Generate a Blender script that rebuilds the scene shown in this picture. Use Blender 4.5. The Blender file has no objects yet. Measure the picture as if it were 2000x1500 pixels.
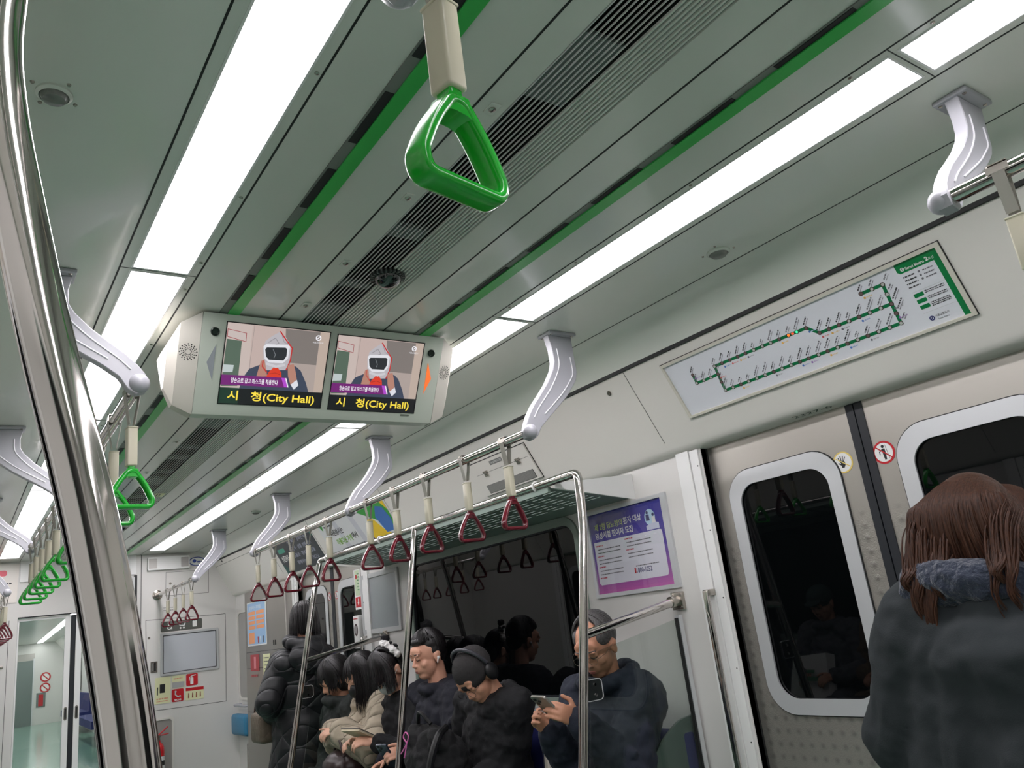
import bpy, bmesh, math, random
from mathutils import Vector, Matrix, Euler
random.seed(7)
C = bpy.context.scene.collection
SC = bpy.context.scene
# ---------------------------------------------------------------- camera, light, exposure
CAM = Vector((-1.0, 0.0, 1.28))
H = 2.28          # ceiling height
FZ = -0.03        # floor
YB, YE = -3.0, 8.3
def cam_matrix():
    a, b, c = math.radians(16.33303), math.radians(7.39338), math.radians(-36.5247)
    Rx = Matrix.Rotation(a, 3, 'X'); Ry = Matrix.Rotation(b, 3, 'Y'); Rz = Matrix.Rotation(c, 3, 'Z')
    M = Rz @ Rx @ Ry
    r, f, u = M.col[0], M.col[1], M.col[2]
    R = Matrix((r, u, -f)).transposed()
    return Matrix.Translation(CAM) @ R.to_4x4()
cd = bpy.data.cameras.new('camera'); cam = bpy.data.objects.new('camera', cd); C.objects.link(cam)
cd.sensor_width = 36; cd.sensor_fit = 'HORIZONTAL'; cd.lens = 1536.65 / 2000 * 36; cd.clip_start = 0.02
cam.matrix_world = cam_matrix(); SC.camera = cam
SC.view_settings.view_transform = 'Standard'; SC.view_settings.look = 'None'
SC.view_settings.gamma = 1.0; SC.view_settings.use_curve_mapping = False
SC.view_settings.exposure = 0.0
LAMP = 17.5        # radiance of the ceiling diffusers
w = bpy.data.worlds.new('tunnel_dark'); SC.world = w; w.use_nodes = True
w.node_tree.nodes['Background'].inputs[0].default_value = (0.004, 0.0045, 0.005, 1)
w.node_tree.nodes['Background'].inputs[1].default_value = 1.0

# ---------------------------------------------------------------- materials
def s2l(c):
    return tuple((x / 255 / 12.92) if x / 255 <= 0.04045 else ((x / 255 + 0.055) / 1.055) ** 2.4 for x in c)
_M = {}
def mat(name, col, rough=0.5, metal=0.0, emit=0.0, bump=None, var=0.0, srgb=True, coat=0.0, spec=0.5, alpha=1.0, sheen=0.0):
    if name in _M: return _M[name]
    m = bpy.data.materials.new(name); m.use_nodes = True
    nt = m.node_tree; N = nt.nodes; L = nt.links
    p = N['Principled BSDF']
    c = s2l(col) if srgb else col
    p.inputs['Base Color'].default_value = (*c, 1)
    p.inputs['Roughness'].default_value = rough
    p.inputs['Metallic'].default_value = metal
    p.inputs['Specular IOR Level'].default_value = spec
    p.inputs['Coat Weight'].default_value = coat
    p.inputs['Coat Roughness'].default_value = 0.08
    p.inputs['Sheen Weight'].default_value = sheen
    if emit > 0:
        p.inputs['Emission Color'].default_value = (*c, 1)
        p.inputs['Emission Strength'].default_value = emit
        p.inputs['Base Color'].default_value = (0.02, 0.02, 0.02, 1)
    tc = None
    def coord():
        nonlocal tc
        if tc is None: tc = N.new('ShaderNodeTexCoord')
        return tc.outputs['Object']
    if var > 0:
        nz = N.new('ShaderNodeTexNoise'); nz.inputs['Scale'].default_value = 3.0; nz.inputs['Detail'].default_value = 5
        L.new(coord(), nz.inputs['Vector'])
        mr = N.new('ShaderNodeMapRange'); mr.inputs['To Min'].default_value = 1 - var; mr.inputs['To Max'].default_value = 1 + var
        L.new(nz.outputs['Fac'], mr.inputs['Value'])
        mx = N.new('ShaderNodeVectorMath'); mx.operation = 'SCALE'; mx.inputs[0].default_value = c
        L.new(mr.outputs[0], mx.inputs['Scale']); L.new(mx.outputs[0], p.inputs['Base Color'])
    if bump:
        kind, scale, strength = bump[:3]
        bp = N.new('ShaderNodeBump'); bp.inputs['Strength'].default_value = strength
        bp.inputs['Distance'].default_value = bump[3] if len(bump) > 3 else 0.003
        mp = N.new('ShaderNodeMapping'); L.new(coord(), mp.inputs['Vector'])
        if kind == 'noise':
            t = N.new('ShaderNodeTexNoise'); t.inputs['Scale'].default_value = scale; t.inputs['Detail'].default_value = 4
            L.new(mp.outputs[0], t.inputs['Vector']); L.new(t.outputs['Fac'], bp.inputs['Height'])
        elif kind == 'hair':
            mp.inputs['Scale'].default_value = (1, 1, 0.09)
            t = N.new('ShaderNodeTexNoise'); t.inputs['Scale'].default_value = scale; t.inputs['Detail'].default_value = 3
            t.inputs['Distortion'].default_value = 0.4
            L.new(mp.outputs[0], t.inputs['Vector']); L.new(t.outputs['Fac'], bp.inputs['Height'])
            cr = N.new('ShaderNodeMapRange'); cr.inputs['To Min'].default_value = 0.45; cr.inputs['To Max'].default_value = 1.6
            cr.inputs['From Min'].default_value = 0.3; cr.inputs['From Max'].default_value = 0.7
            L.new(t.outputs['Fac'], cr.inputs['Value'])
            mx = N.new('ShaderNodeVectorMath'); mx.operation = 'SCALE'; mx.inputs[0].default_value = c
            L.new(cr.outputs[0], mx.inputs['Scale']); L.new(mx.outputs[0], p.inputs['Base Color'])
        elif kind in ('dots', 'quilt'):
            sx = N.new('ShaderNodeSeparateXYZ'); L.new(mp.outputs[0], sx.inputs[0])
            def ma(op, a, b=None):
                n = N.new('ShaderNodeMath'); n.operation = op
                for i, q in enumerate((a, b)):
                    if q is None: continue
                    if isinstance(q, (int, float)): n.inputs[i].default_value = q
                    else: L.new(q, n.inputs[i])
                return n.outputs[0]
            Y, Z, X = sx.outputs['Y'], sx.outputs['Z'], sx.outputs['X']
            if kind == 'dots':
                a = ma('SINE', ma('MULTIPLY', Y, scale)); b = ma('SINE', ma('MULTIPLY', Z, scale))
                h = ma('POWER', ma('ABSOLUTE', ma('MULTIPLY', a, b)), 4.0)
                # only the lower part of the leaf is embossed
                st = N.new('ShaderNodeMapRange'); L.new(Z, st.inputs['Value'])
                st.inputs['From Min'].default_value = 1.50; st.inputs['From Max'].default_value = 1.40
                hz = ma('MULTIPLY', h, st.outputs[0])
                t = N.new('ShaderNodeTexVoronoi'); t.inputs['Scale'].default_value = 260; L.new(mp.outputs[0], t.inputs['Vector'])
                fine = ma('MULTIPLY', ma('MULTIPLY', t.outputs['Distance'], 0.35), st.outputs[0])
                L.new(ma('ADD', hz, fine), bp.inputs['Height'])
                cr = N.new('ShaderNodeMapRange'); cr.inputs['To Min'].default_value = 1.0; cr.inputs['To Max'].default_value = 0.62
                L.new(ma('ADD', ma('MULTIPLY', hz, 0.7), fine), cr.inputs['Value'])
                mx = N.new('ShaderNodeVectorMath'); mx.operation = 'SCALE'; mx.inputs[0].default_value = c
                L.new(cr.outputs[0], mx.inputs['Scale']); L.new(mx.outputs[0], p.inputs['Base Color'])
            else:
                zz = ma('MULTIPLY', Z, 0.62); q = ma('ADD', Y, ma('MULTIPLY', X, 0.6))
                a = ma('ABSOLUTE', ma('SINE', ma('MULTIPLY', ma('ADD', q, zz), scale)))
                b = ma('ABSOLUTE', ma('SINE', ma('MULTIPLY', ma('SUBTRACT', q, zz), scale)))
                h = ma('POWER', ma('MINIMUM', a, b), 0.45)
                L.new(h, bp.inputs['Height'])
        L.new(bp.outputs[0], p.inputs['Normal'])
    _M[name] = m
    return m
def glass(name, tint=(0.86, 0.9, 0.88), ior=1.45, rough=0.01):
    if name in _M: return _M[name]
    m = bpy.data.materials.new(name); m.use_nodes = True; nt = m.node_tree; N = nt.nodes; L = nt.links
    N.remove(N['Principled BSDF'])
    tr = N.new('ShaderNodeBsdfTransparent'); tr.inputs[0].default_value = (*tint, 1)
    gl = N.new('ShaderNodeBsdfGlossy'); gl.inputs['Roughness'].default_value = rough
    lw = N.new('ShaderNodeLayerWeight'); lw.inputs[0].default_value = .5
    pw = N.new('ShaderNodeMath'); pw.operation = 'POWER'; L.new(lw.outputs['Facing'], pw.inputs[0]); pw.inputs[1].default_value = 5.0
    fr = N.new('ShaderNodeMapRange'); L.new(pw.outputs[0], fr.inputs['Value']); fr.inputs['To Min'].default_value = .035; fr.inputs['To Max'].default_value = .9
    mx = N.new('ShaderNodeMixShader'); L.new(fr.outputs[0], mx.inputs[0]); L.new(tr.outputs[0], mx.inputs[1]); L.new(gl.outputs[0], mx.inputs[2])
    L.new(mx.outputs[0], N['Material Output'].inputs['Surface'])
    _M[name] = m; return m

CEIL = mat('ceiling_enamel', (216, 219, 210), 0.22, coat=0.25)
WALL = mat('wall_panel', (214, 212, 208), 0.35)
FASC = mat('fascia_panel', (220, 217, 210), 0.3)
DARK = mat('dark_gap', (18, 20, 20), 0.6)
GAPG = mat('seam_rubber', (60, 62, 60), 0.7)
GREEN = mat('green_stripe', (62, 182, 84), 0.3)
HGREEN = mat('green_handle', (20, 168, 40), 0.22, coat=0.4)
MAROON = mat('maroon_handle', (94, 10, 28), 0.2, coat=0.4)
CREAM = mat('cream_plastic', (206, 200, 178), 0.35)
BELT = mat('grey_belt', (168, 165, 155), 0.55)
CHROME = mat('polished_steel', (205, 200, 196), 0.09, metal=1.0)
CHROME2 = mat('steel_worn', (178, 172, 164), 0.25, metal=1.0)
STEEL = mat('stainless_panel', (172, 168, 162), 0.36, metal=0.85, var=0.06)
DOORM = mat('door_steel', (182, 178, 170), 0.36, metal=0.75, bump=('dots', 74.0, 0.55, 0.002))
ALU = mat('brushed_frame', (214, 216, 218), 0.38, metal=0.55)
GREYP = mat('grey_cast', (168, 168, 174), 0.36)
RIB = mat('pale_rib', (226, 226, 230), 0.3)
BLACKG = mat('dark_window_glass', (6, 8, 9), 0.015, spec=0.27)
RUBBER = mat('black_rubber', (26, 30, 36), 0.5)
WHITE = mat('white_paint', (232, 232, 230), 0.35)
LAMPM = mat('lamp_diffuser', (255, 250, 255), 0.4, emit=LAMP)
GLASS = glass('clear_glass')
BLUE = mat('seat_blue', (18, 26, 92), 0.75)
FLOORM = mat('floor_green', (110, 146, 130), 0.16, var=0.05)
BLACK = mat('black', (16, 16, 18), 0.5)
INK = mat('ink_grey', (70, 70, 74), 0.6)
RED = mat('sign_red', (190, 22, 34), 0.4)
PAPERY = mat('pale_yellow_paper', (222, 222, 178), 0.5)

# ---------------------------------------------------------------- mesh builder
def V(*a): return Vector(a[0]) if len(a) == 1 else Vector(a)
class Fr:
    """a flat frame: origin, u axis, v axis"""
    def __init__(s, o, u, v):
        s.o = V(o); s.u = V(u).normalized(); s.v = V(v).normalized(); s.n = s.u.cross(s.v)
    def p(s, u, v, d=0.0): return s.o + s.u * u + s.v * v + s.n * d
    def sub(s, u0, v0, uu, vv):
        a = s.p(u0, v0); return Fr(a, s.u * uu[0] + s.v * uu[1], s.u * vv[0] + s.v * vv[1])
WL = {}
class MB:
    def __init__(s): s.v = []; s.f = []; s.mi = []; s.ms = []
    def _m(s, m):
        if m not in s.ms: s.ms.append(m)
        return s.ms.index(m)
    def add(s, vs, fs, m):
        b = len(s.v); s.v += [V(x) for x in vs]; k = s._m(m)
        for f in fs: s.f.append([b + i for i in f]); s.mi.append(k)
        return s
    def box(s, lo, hi, m, bev=0.0, M=None):
        lo, hi = V(lo), V(hi)
        if bev <= 0:
            vs = [V(x, y, z) for x in (lo.x, hi.x) for y in (lo.y, hi.y) for z in (lo.z, hi.z)]
            fs = [(0, 1, 3, 2), (4, 6, 7, 5), (0, 4, 5, 1), (2, 3, 7, 6), (0, 2, 6, 4), (1, 5, 7, 3)]
        else:
            bm = bmesh.new(); bmesh.ops.create_cube(bm, size=1)
            for q in bm.verts: q.co = V(*[(lo[i] + hi[i]) / 2 + q.co[i] * (hi[i] - lo[i]) for i in range(3)])
            bmesh.ops.bevel(bm, geom=bm.edges[:], offset=bev, segments=3, profile=0.5, affect='EDGES')
            bm.verts.index_update(); vs = [q.co.copy() for q in bm.verts]; fs = [[q.index for q in f.verts] for f in bm.faces]; bm.free()
        if M is not None: vs = [M @ q for q in vs]
        return s.add(vs, fs, m)
    def fbox(s, fr, u0, v0, u1, v1, d0, d1, m):
        vs = [fr.p(u, v, d) for u in (u0, u1) for v in (v0, v1) for d in (d0, d1)]
        return s.add(vs, [(0, 1, 3, 2), (4, 6, 7, 5), (0, 4, 5, 1), (2, 3, 7, 6), (0, 2, 6, 4), (1, 5, 7, 3)], m)
    def poly(s, fr, pts, d, m, d0=None):
        n = len(pts); vs = [fr.p(u, v, d) for u, v in pts]
        if d0 is None: return s.add(vs, [list(range(n))], m)
        vs += [fr.p(u, v, d0) for u, v in pts]
        fs = [list(range(n)), list(range(2 * n - 1, n - 1, -1))] + [(i, i + n, (i + 1) % n + n, (i + 1) % n) for i in range(n)]
        return s.add(vs, fs, m)
    def ring(s, fr, outer, inner, d0, d1, m):
        n = len(outer); vs = [fr.p(*q, d) for d in (d0, d1) for L in (outer, inner) for q in L]
        fs = []
        for i in range(n):
            j = (i + 1) % n
            fs += [(i, j, n + j, n + i), (2 * n + i, 3 * n + i, 3 * n + j, 2 * n + j), (i, 2 * n + i, 2 * n + j, j), (n + i, n + j, 3 * n + j, 3 * n + i)]
        return s.add(vs, fs, m)
    def stroke(s, fr, pts, wd, d, m, closed=False):
        n = len(pts)
        for i in range(n if closed else n - 1):
            a, b = V(*pts[i], 0), V(*pts[(i + 1) % n], 0); t = (b - a)
            if t.length < 1e-6: continue
            t.normalize(); q = V(-t.y, t.x, 0) * wd / 2; e = t * wd * 0.3
            s.poly(fr, [(a - q - e)[:2], (b - q + e)[:2], (b + q + e)[:2], (a + q - e)[:2]], d, m)
        return s
    def tube(s, pts, r, m, n=14, closed=False, caps=True, sec=None, up=None):
        pts = [V(p) for p in pts]; k = len(pts); rs = r if isinstance(r, (list, tuple)) else [r] * k
        T = []
        for i in range(k):
            if closed: t = pts[(i + 1) % k] - pts[i - 1]
            else: t = pts[min(i + 1, k - 1)] - pts[max(i - 1, 0)]
            T.append(t.normalized())
        if up is None:
            up0 = V(0, 0, 1) if abs(T[0].z) < 0.9 else V(1, 0, 0)
        else: up0 = V(up)
        a = (up0 - T[0] * up0.dot(T[0])).normalized(); vs = []
        base = sec or [(math.cos(2 * math.pi * j / n), math.sin(2 * math.pi * j / n)) for j in range(n)]
        n = len(base)
        for i in range(k):
            if up is None: a = (a - T[i] * a.dot(T[i])).normalized()
            else: a = (up0 - T[i] * up0.dot(T[i])).normalized()
            b = T[i].cross(a)
            for x, y in base: vs.append(pts[i] + a * x * rs[i] + b * y * rs[i])
        fs = []
        for i in range(k if closed else k - 1):
            for j in range(n):
                p, q = i * n, ((i + 1) % k) * n
                fs.append((p + j, p + (j + 1) % n, q + (j + 1) % n, q + j))
        if caps and not closed: fs += [list(range(n))[::-1], [(k - 1) * n + j for j in range(n)]]
        return s.add(vs, fs, m)
    def lathe(s, prof, o, ax, m, n=24):
        o = V(o); ax = V(ax).normalized(); a = ax.orthogonal().normalized(); b = ax.cross(a); vs = []
        for r, h in prof:
            for j in range(n):
                t = 2 * math.pi * j / n; vs.append(o + ax * h + (a * math.cos(t) + b * math.sin(t)) * r)
        fs = []
        for i in range(len(prof) - 1):
            for j in range(n): fs.append((i * n + j, i * n + (j + 1) % n, (i + 1) * n + (j + 1) % n, (i + 1) * n + j))
        fs += [list(range(n))[::-1], [(len(prof) - 1) * n + j for j in range(n)]]
        return s.add(vs, fs, m)
    def ell(s, c, r, m, R=None, n=18, k=11):
        c = V(c); r = r if isinstance(r, (tuple, list)) else (r, r, r); vs = []; fs = []
        for i in range(1, k):
            p = math.pi * i / k
            for j in range(n):
                t = 2 * math.pi * j / n; q = V(math.sin(p) * math.cos(t) * r[0], math.sin(p) * math.sin(t) * r[1], math.cos(p) * r[2])
                vs.append(c + (R @ q if R else q))
        for i in range(k - 2):
            for j in range(n): fs.append((i * n + j, (i + 1) * n + j, (i + 1) * n + (j + 1) % n, i * n + (j + 1) % n))
        q = V(0, 0, r[2]); vs += [c + (R @ q if R else q), c - (R @ q if R else q)]; a = len(vs) - 2
        for j in range(n): fs += [(a, j, (j + 1) % n), (a + 1, (k - 2) * n + (j + 1) % n, (k - 2) * n + j)]
        return s.add(vs, fs, m)
    def cap(s, p0, r0, p1, r1, m, n=16):
        p0, p1 = V(p0), V(p1); t = p1 - p0; L = t.length
        if L < 1e-5: return s.ell(p0, r0, m)
        t.normalize(); pts = []; rs = []
        for i in range(5): a = math.pi / 2 * i / 4.6; pts.append(p0 - t * r0 * math.cos(a)); rs.append(max(r0 * math.sin(a), r0 * 0.05))
        for i in range(4, -1, -1): a = math.pi / 2 * i / 4.6; pts.append(p1 + t * r1 * math.cos(a)); rs.append(max(r1 * math.sin(a), r1 * 0.05))
        return s.tube(pts, rs, m, n=n)
    def text(s, fr, body, u, v, h, m, d=0.0006, width=None, align='L', bold=0.0, maxw=None):
        c = bpy.data.curves.new('t', 'FONT'); c.body = body; c.size = 1; c.offset = bold
        c.resolution_u = 3
        o = bpy.data.objects.new('t', c); C.objects.link(o); me = o.to_mesh()
        if me is None or not len(me.vertices): bpy.data.objects.remove(o); return s
        xs = [q.co.x for q in me.vertices]; ys = [q.co.y for q in me.vertices]
        x0, x1, y0, y1 = min(xs), max(xs), min(ys), max(ys)
        sy = h / (y1 - y0); sx = sy if width is None else width / (x1 - x0)
        wd = (x1 - x0) * sx; off = 0 if align == 'L' else (-wd / 2 if align == 'C' else -wd)
        vs = [fr.p(u + off + (q.co.x - x0) * sx, v + (q.co.y - y0) * sy, d) for q in me.vertices]
        fs = [list(p.vertices) for p in me.polygons]
        s.add(vs, fs, m); o.to_mesh_clear(); bpy.data.objects.remove(o); bpy.data.curves.remove(c)
        return s
    def scribble(s, fr, u, v, wd, h, m, d=0.0006, seed=0):
        """a row of print too small to read: short bars of uneven length"""
        rnd = random.Random(seed); x = u
        while x < u + wd:
            l = min(h * rnd.uniform(0.6, 2.6), u + wd - x)
            s.poly(fr, [(x, v), (x + l, v), (x + l, v + h), (x, v + h)], d, m); x += l + h * 0.45
        return s
    def grid(s, fr, us, vs_, holes, d, th, m):
        """plate with rectangular through-holes: cells (i, j) in holes are open"""
        nu, nv = len(us) - 1, len(vs_) - 1; idx = {}; P = []
        def g(i, j, k):
            if (i, j, k) not in idx: idx[(i, j, k)] = len(P); P.append(fr.p(us[i], vs_[j], d + (th if k else 0)))
            return idx[(i, j, k)]
        F = []
        for i in range(nu):
            for j in range(nv):
                if (i, j) in holes: continue
                F += [(g(i, j, 1), g(i + 1, j, 1), g(i + 1, j + 1, 1), g(i, j + 1, 1)), (g(i, j, 0), g(i, j + 1, 0), g(i + 1, j + 1, 0), g(i + 1, j, 0))]
                for (di, dj, a, b) in ((-1, 0, (i, j), (i, j + 1)), (1, 0, (i + 1, j + 1), (i + 1, j)), (0, -1, (i + 1, j), (i, j)), (0, 1, (i, j + 1), (i + 1, j + 1))):
                    ni, nj = i + di, j + dj
                    if ni < 0 or nj < 0 or ni >= nu or nj >= nv or (ni, nj) in holes:
                        F.append((g(*a, 0), g(*b, 0), g(*b, 1), g(*a, 1)))
        return s.add(P, F, m)
    def build(s, name, parent=None, origin=None, ang=35, kind=None, remesh=None, smooth=0, disp=None):
        o_ = WL.get(parent, V(0, 0, 0)) if parent else (V(origin) if origin is not None else V(0, 0, 0))
        me = bpy.data.meshes.new(name); me.from_pydata([tuple(q - o_) for q in s.v], [], s.f)
        for m in s.ms: me.materials.append(m)
        me.polygons.foreach_set('material_index', s.mi)
        me.polygons.foreach_set('use_smooth', [True] * len(s.f))
        if not remesh: me.set_sharp_from_angle(angle=math.radians(ang))
        me.update()
        o = bpy.data.objects.new(name, me); C.objects.link(o)
        if parent: o.parent = parent
        else: o.location = o_
        WL[o] = o_
        if kind: o['kind'] = kind
        if remesh:
            r = o.modifiers.new('remesh', 'REMESH'); r.mode = 'VOXEL'; r.voxel_size = remesh; r.use_smooth_shade = True
            if smooth:
                q = o.modifiers.new('smooth', 'SMOOTH'); q.iterations = smooth; q.factor = 0.5
            if disp:
                for kk, (ns, stg) in enumerate(disp):
                    tx = bpy.data.textures.get('folds_%g' % ns) or bpy.data.textures.new('folds_%g' % ns, 'CLOUDS'); tx.noise_scale = ns; tx.noise_depth = 1
                    q = o.modifiers.new('folds', 'DISPLACE'); q.texture = tx; q.texture_coords = 'LOCAL'; q.strength = stg; q.mid_level = .5
        return o
def tag(o, label, cat, group=None):
    o['label'] = label; o['category'] = cat
    if group: o['group'] = group
    return o
def thing(name, label, cat, loc=(0, 0, 0), group=None):
    o = bpy.data.objects.new(name, None); C.objects.link(o); o.empty_display_size = 0.05
    o.location = loc; WL[o] = V(loc); return tag(o, label, cat, group)
def dup(root, loc, label, rotz=None, group=None):
    r = root.copy(); C.objects.link(r); r.location = loc; r['label'] = label
    if rotz is not None: r.rotation_euler = (0, 0, rotz)
    if group: r['group'] = group
    for ch in root.children:
        c = ch.copy(); C.objects.link(c); c.parent = r
        for g in ch.children:
            d = g.copy(); C.objects.link(d); d.parent = c
    return r
def rrect(u0, v0, u1, v1, r, n=6):
    P = []
    for cx, cy, a0 in ((u1 - r, v1 - r, 0), (u0 + r, v1 - r, 90), (u0 + r, v0 + r, 180), (u1 - r, v0 + r, 270)):
        for i in range(n + 1):
            a = math.radians(a0 + 90 * i / n); P.append((cx + r * math.cos(a), cy + r * math.sin(a)))
    return P
def circ(u, v, r, n=24, ru=None): return [(u + (ru or r) * math.cos(2 * math.pi * i / n), v + r * math.sin(2 * math.pi * i / n)) for i in range(n)]
def bez(P, n=8):
    """Catmull-Rom through points"""
    P = [V(p) for p in P]; out = []
    Q = [P[0] * 2 - P[1]] + P + [P[-1] * 2 - P[-2]]
    for i in range(1, len(Q) - 2):
        for k in range(n):
            t = k / n; a, b, c, d = Q[i - 1], Q[i], Q[i + 1], Q[i + 2]
            out.append(0.5 * ((2 * b) + (c - a) * t + (2 * a - 5 * b + 4 * c - d) * t * t + (3 * b - a - 3 * c + d) * t ** 3))
    out.append(P[-1]); return out
def fillet(P, r, n=6):
    """polyline with rounded inner corners"""
    P = [V(p) for p in P]; out = [P[0]]
    for i in range(1, len(P) - 1):
        a, b, c = P[i - 1], P[i], P[i + 1]; d0 = (a - b); d1 = (c - b); k = min(r, d0.length * .45, d1.length * .45)
        p, q = b + d0.normalized() * k, b + d1.normalized() * k
        for j in range(n + 1):
            t = j / n; out.append(p * (1 - t) ** 2 + b * 2 * t * (1 - t) + q * t * t)
    out.append(P[-1]); return out
RW = Fr((1.38, 0, 0), (0, -1, 0), (0, 0, 1))        # seat-side wall plane, u = -y, v = z
FA = Fr((1.16, 0, 2.162), (0, -1, 0), (-.185, 0, .324))  # sloping fascia on the right
EW = Fr((0, YE, 0), (1, 0, 0), (0, 0, 1))           # end wall, faces the camera
# ================================================================= the car shell
LY = [-0.87 - 1.49, -0.87, 0.60, 2.075, 3.565, 5.055, 6.535, 8.02]   # joints between lamp panels
def strip_x(x0, x1, m, b, z0=H - .0006, z1=H + .002, y0=YB, y1=YE): b.box((x0, y0, z0), (x1, y1, z1), m)
# floor
b = MB(); b.box((-1.5, YB, FZ - .06), (1.5, YE, FZ), FLOORM); b.build('floor', kind='structure')
# ceiling plate with holes for the lamps and the air grille
us = [-1.02, -.655, -.515, -.115, .092, .515, .655, 1.02]
vs = [YB]
for j in LY[1:]: vs += [j - .012, j + .012]
vs = vs[:-1] + [8.02, YE]
holes = set()
for i, u in enumerate(us[:-1]):
    for k in range(len(vs) - 1):
        if vs[k + 1] - vs[k] < .03: 
            if u == -.115 and vs[k] < 7: holes.add((i, k))
            continue
        if u in (-.655, .515) and vs[k] < 8.0: holes.add((i, k))
        if u == -.115 and vs[k] < 6.6 : holes.add((i, k))
b = MB(); b.grid(Fr((0, 0, H), (1, 0, 0), (0, 1, 0)), us, vs, holes, 0, .012, CEIL)
for x in (-.683, -.4895, .4895, .683): b.box((x - .0022, YB, H - .0008), (x + .0022, YE, H + .001), DARK)
for x in (-.183, .183): b.box((x - .0025, YB, H - .0008), (x + .0025, YE, H + .001), DARK)
for x in (-1.0, 1.0): b.box((x - .002, YB, H - .0008), (x + .002, YE, H + .001), GAPG)
for s in (-1, 1):
    for j in LY[1:]:   # cross joint of the lamp trim
        b.box((s * .4895 if s > 0 else -.683, j - .0012, H - .0007), (.683 if s > 0 else -.4895, j + .0012, H + .001), GAPG)
        for dy in (-.45, -.09, .09, .55):
            b.lathe([(.0045, 0), (.0045, .002), (.002, .003)], (s * .501, j + dy, H), (0, 0, -1), CHROME2, 10)
b.build('ceiling', kind='structure')
# slotted green stripes (air outlets)
for nm, s0, s1, g0, g1, ph in (('left', -.371, -.347, -.347, -.313, 1.14), ('right', .302, .321, .321, .359, .85)):
    b = MB(); b.box((g0, YB, H - .007), (g1, YE, H - .001), GREEN, 0); 
    b.box((s0, YB, H - .003), (s1, YE, H - .0008), mat('stripe_border', (120, 124, 118), .5))
    y = ph - .29 * 14
    while y < YE - .2:
        b.box((s0 + .004, y, H - .0045), (s1 - .001, y + .18, H - .0028), DARK); y += .29
    b.build('trim_1' if nm == 'left' else 'trim_2', kind='structure')
# air grille
g = thing('ceiling_air_grille', 'long slatted air intake grille along the middle of the ceiling', 'air grille', (0, 2, H))
b = MB(); x = -.112
while x < .09:
    if x < -.004: b.box((x, YB, H - .001), (x + .0014, 6.52, H + .003), WHITE)
    else: b.box((x, YB, H - .004), (x + .0045, 6.52, H + .002), CEIL)
    x += .0122 if x < -.004 else .0115
b.build('slats', g)
DG = mat('duct_grey', (150, 158, 152), .6)
b = MB(); b.box((-.13, YB, H + .10), (-.0, 6.54, H + .11), DARK); b.box((-.135, YB, H + .012), (-.125, 6.54, H + .10), DARK); b.box((-.004, YB, H + .004), (0.0, 6.54, H + .10), DARK)
b.box((0.0, YB, H + .001), (.10, 6.54, H + .11), DG)
y = YB + .1; k = 0
while y < 6.4:
    dk, gl = ((.36, .05), (.17, .06), (.30, .035), (.14, .20))[k % 4]; y += dk; b.box((-.125, y, H + .008), (-.004, y + gl, H + .02), mat('duct_dim', (104, 112, 108), .6)); y += gl; k += 1
b.box((-.125, YB, H + .0055), (-.116, 6.54, H + .012), DG)
b.build('duct', g)
for y in (.72, 1.10, 1.478, 1.857, 2.168, 3.2, 3.9, 4.6, 5.3):
    b = MB()
    b.box((-.157, y - .018, H - .003), (-.133, y + .018, H), CEIL, .001)
    b.lathe([(.008, 0), (.008, .002), (.004, .004)], (-.145, y, H - .003), (0, 0, -1), CHROME2, 12)
    b.box((-.1455, y - .006, H - .0075), (-.1445, y + .006, H - .006), DARK)
    b.build('latch', g)
tag(( lambda bb: bb.build('ceiling_label'))(MB().box((.02, 5.19, H - .0055), (.075, 5.30, H - .004), PAPERY).box((.03, 5.2, H - .006), (.036, 5.29, H - .0055), INK).box((.045, 5.21, H - .006), (.052, 5.28, H - .0055), INK)),
    'small yellowish notice stuck under the far end of the ceiling grille', 'sticker')
# ceiling lamps
for s in (-1, 1):
    for k in range(len(LY) - 1):
        y0, y1 = LY[k], LY[k + 1]
        nm = ['behind the camera', 'over the camera seat', 'over the nearest door', 'just beyond the television unit', 'over the middle of the seats', 'over the far door', 'touching the end wall'][k]
        side = 'window-side row with the luggage rack' if s > 0 else 'row on the steel-pole side'
        t = thing('ceiling_light', f'flat white lamp panel {nm}, {side}', 'ceiling light', (s * .585, (y0 + y1) / 2, H), 'lamp panels in two rows along the ceiling')
        x0, x1 = (s * .585 - .068, s * .585 + .068)
        MB().box((x0, y0 + .014, H + .002), (x1, y1 - .014, H + .010), LAMPM).build('diffuser', t)
        f = MB(); F_ = Fr((s * .585, (y0 + y1) / 2, H), (1, 0, 0), (0, 1, 0)); L = (y1 - y0) / 2
        q = lambda a, c: [(a, c), (-a, c), (-a, -c), (a, -c)]
        f.ring(F_, q(.0725, L - .009), q(.0675, L - .014), -.002, .004, WHITE); f.build('frame', t)
# round ceiling fixtures
def fixture(x, y, r, label):
    t = thing('ceiling_speaker', label, 'ceiling fixture', (x, y, H), 'small round fixtures in the ceiling')
    MB().lathe([(r, 0), (r, .004), (r * .82, .008), (r * .8, .002)], (x, y, H), (0, 0, -1), CEIL, 28).build('bezel', t)
    MB().lathe([(r * .78, .0), (r * .74, .009), (r * .62, .014), (r * .3, .017), (.002, .018)], (x, y, H - .001), (0, 0, -1), mat('smoked_lens', (120, 122, 116), .15), 28).build('lens', t)
    for a in range(4):
        q = MB(); an = a * math.pi / 2 + .5; q.lathe([(.004, 0), (.003, .003)], (x + math.cos(an) * r * 1.35, y + math.sin(an) * r * 1.35, H), (0, 0, -1), CHROME2, 8); q.build('screw', t)
fixture(.897, 1.404, .036, 'small round ceiling fixture above the route map')
fixture(.891, 6.02, .036, 'small round ceiling fixture beside the far bracket')
fixture(-.898, 1.40, .030, 'round glass-like ceiling fixture next to the foreground steel pole')
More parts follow.
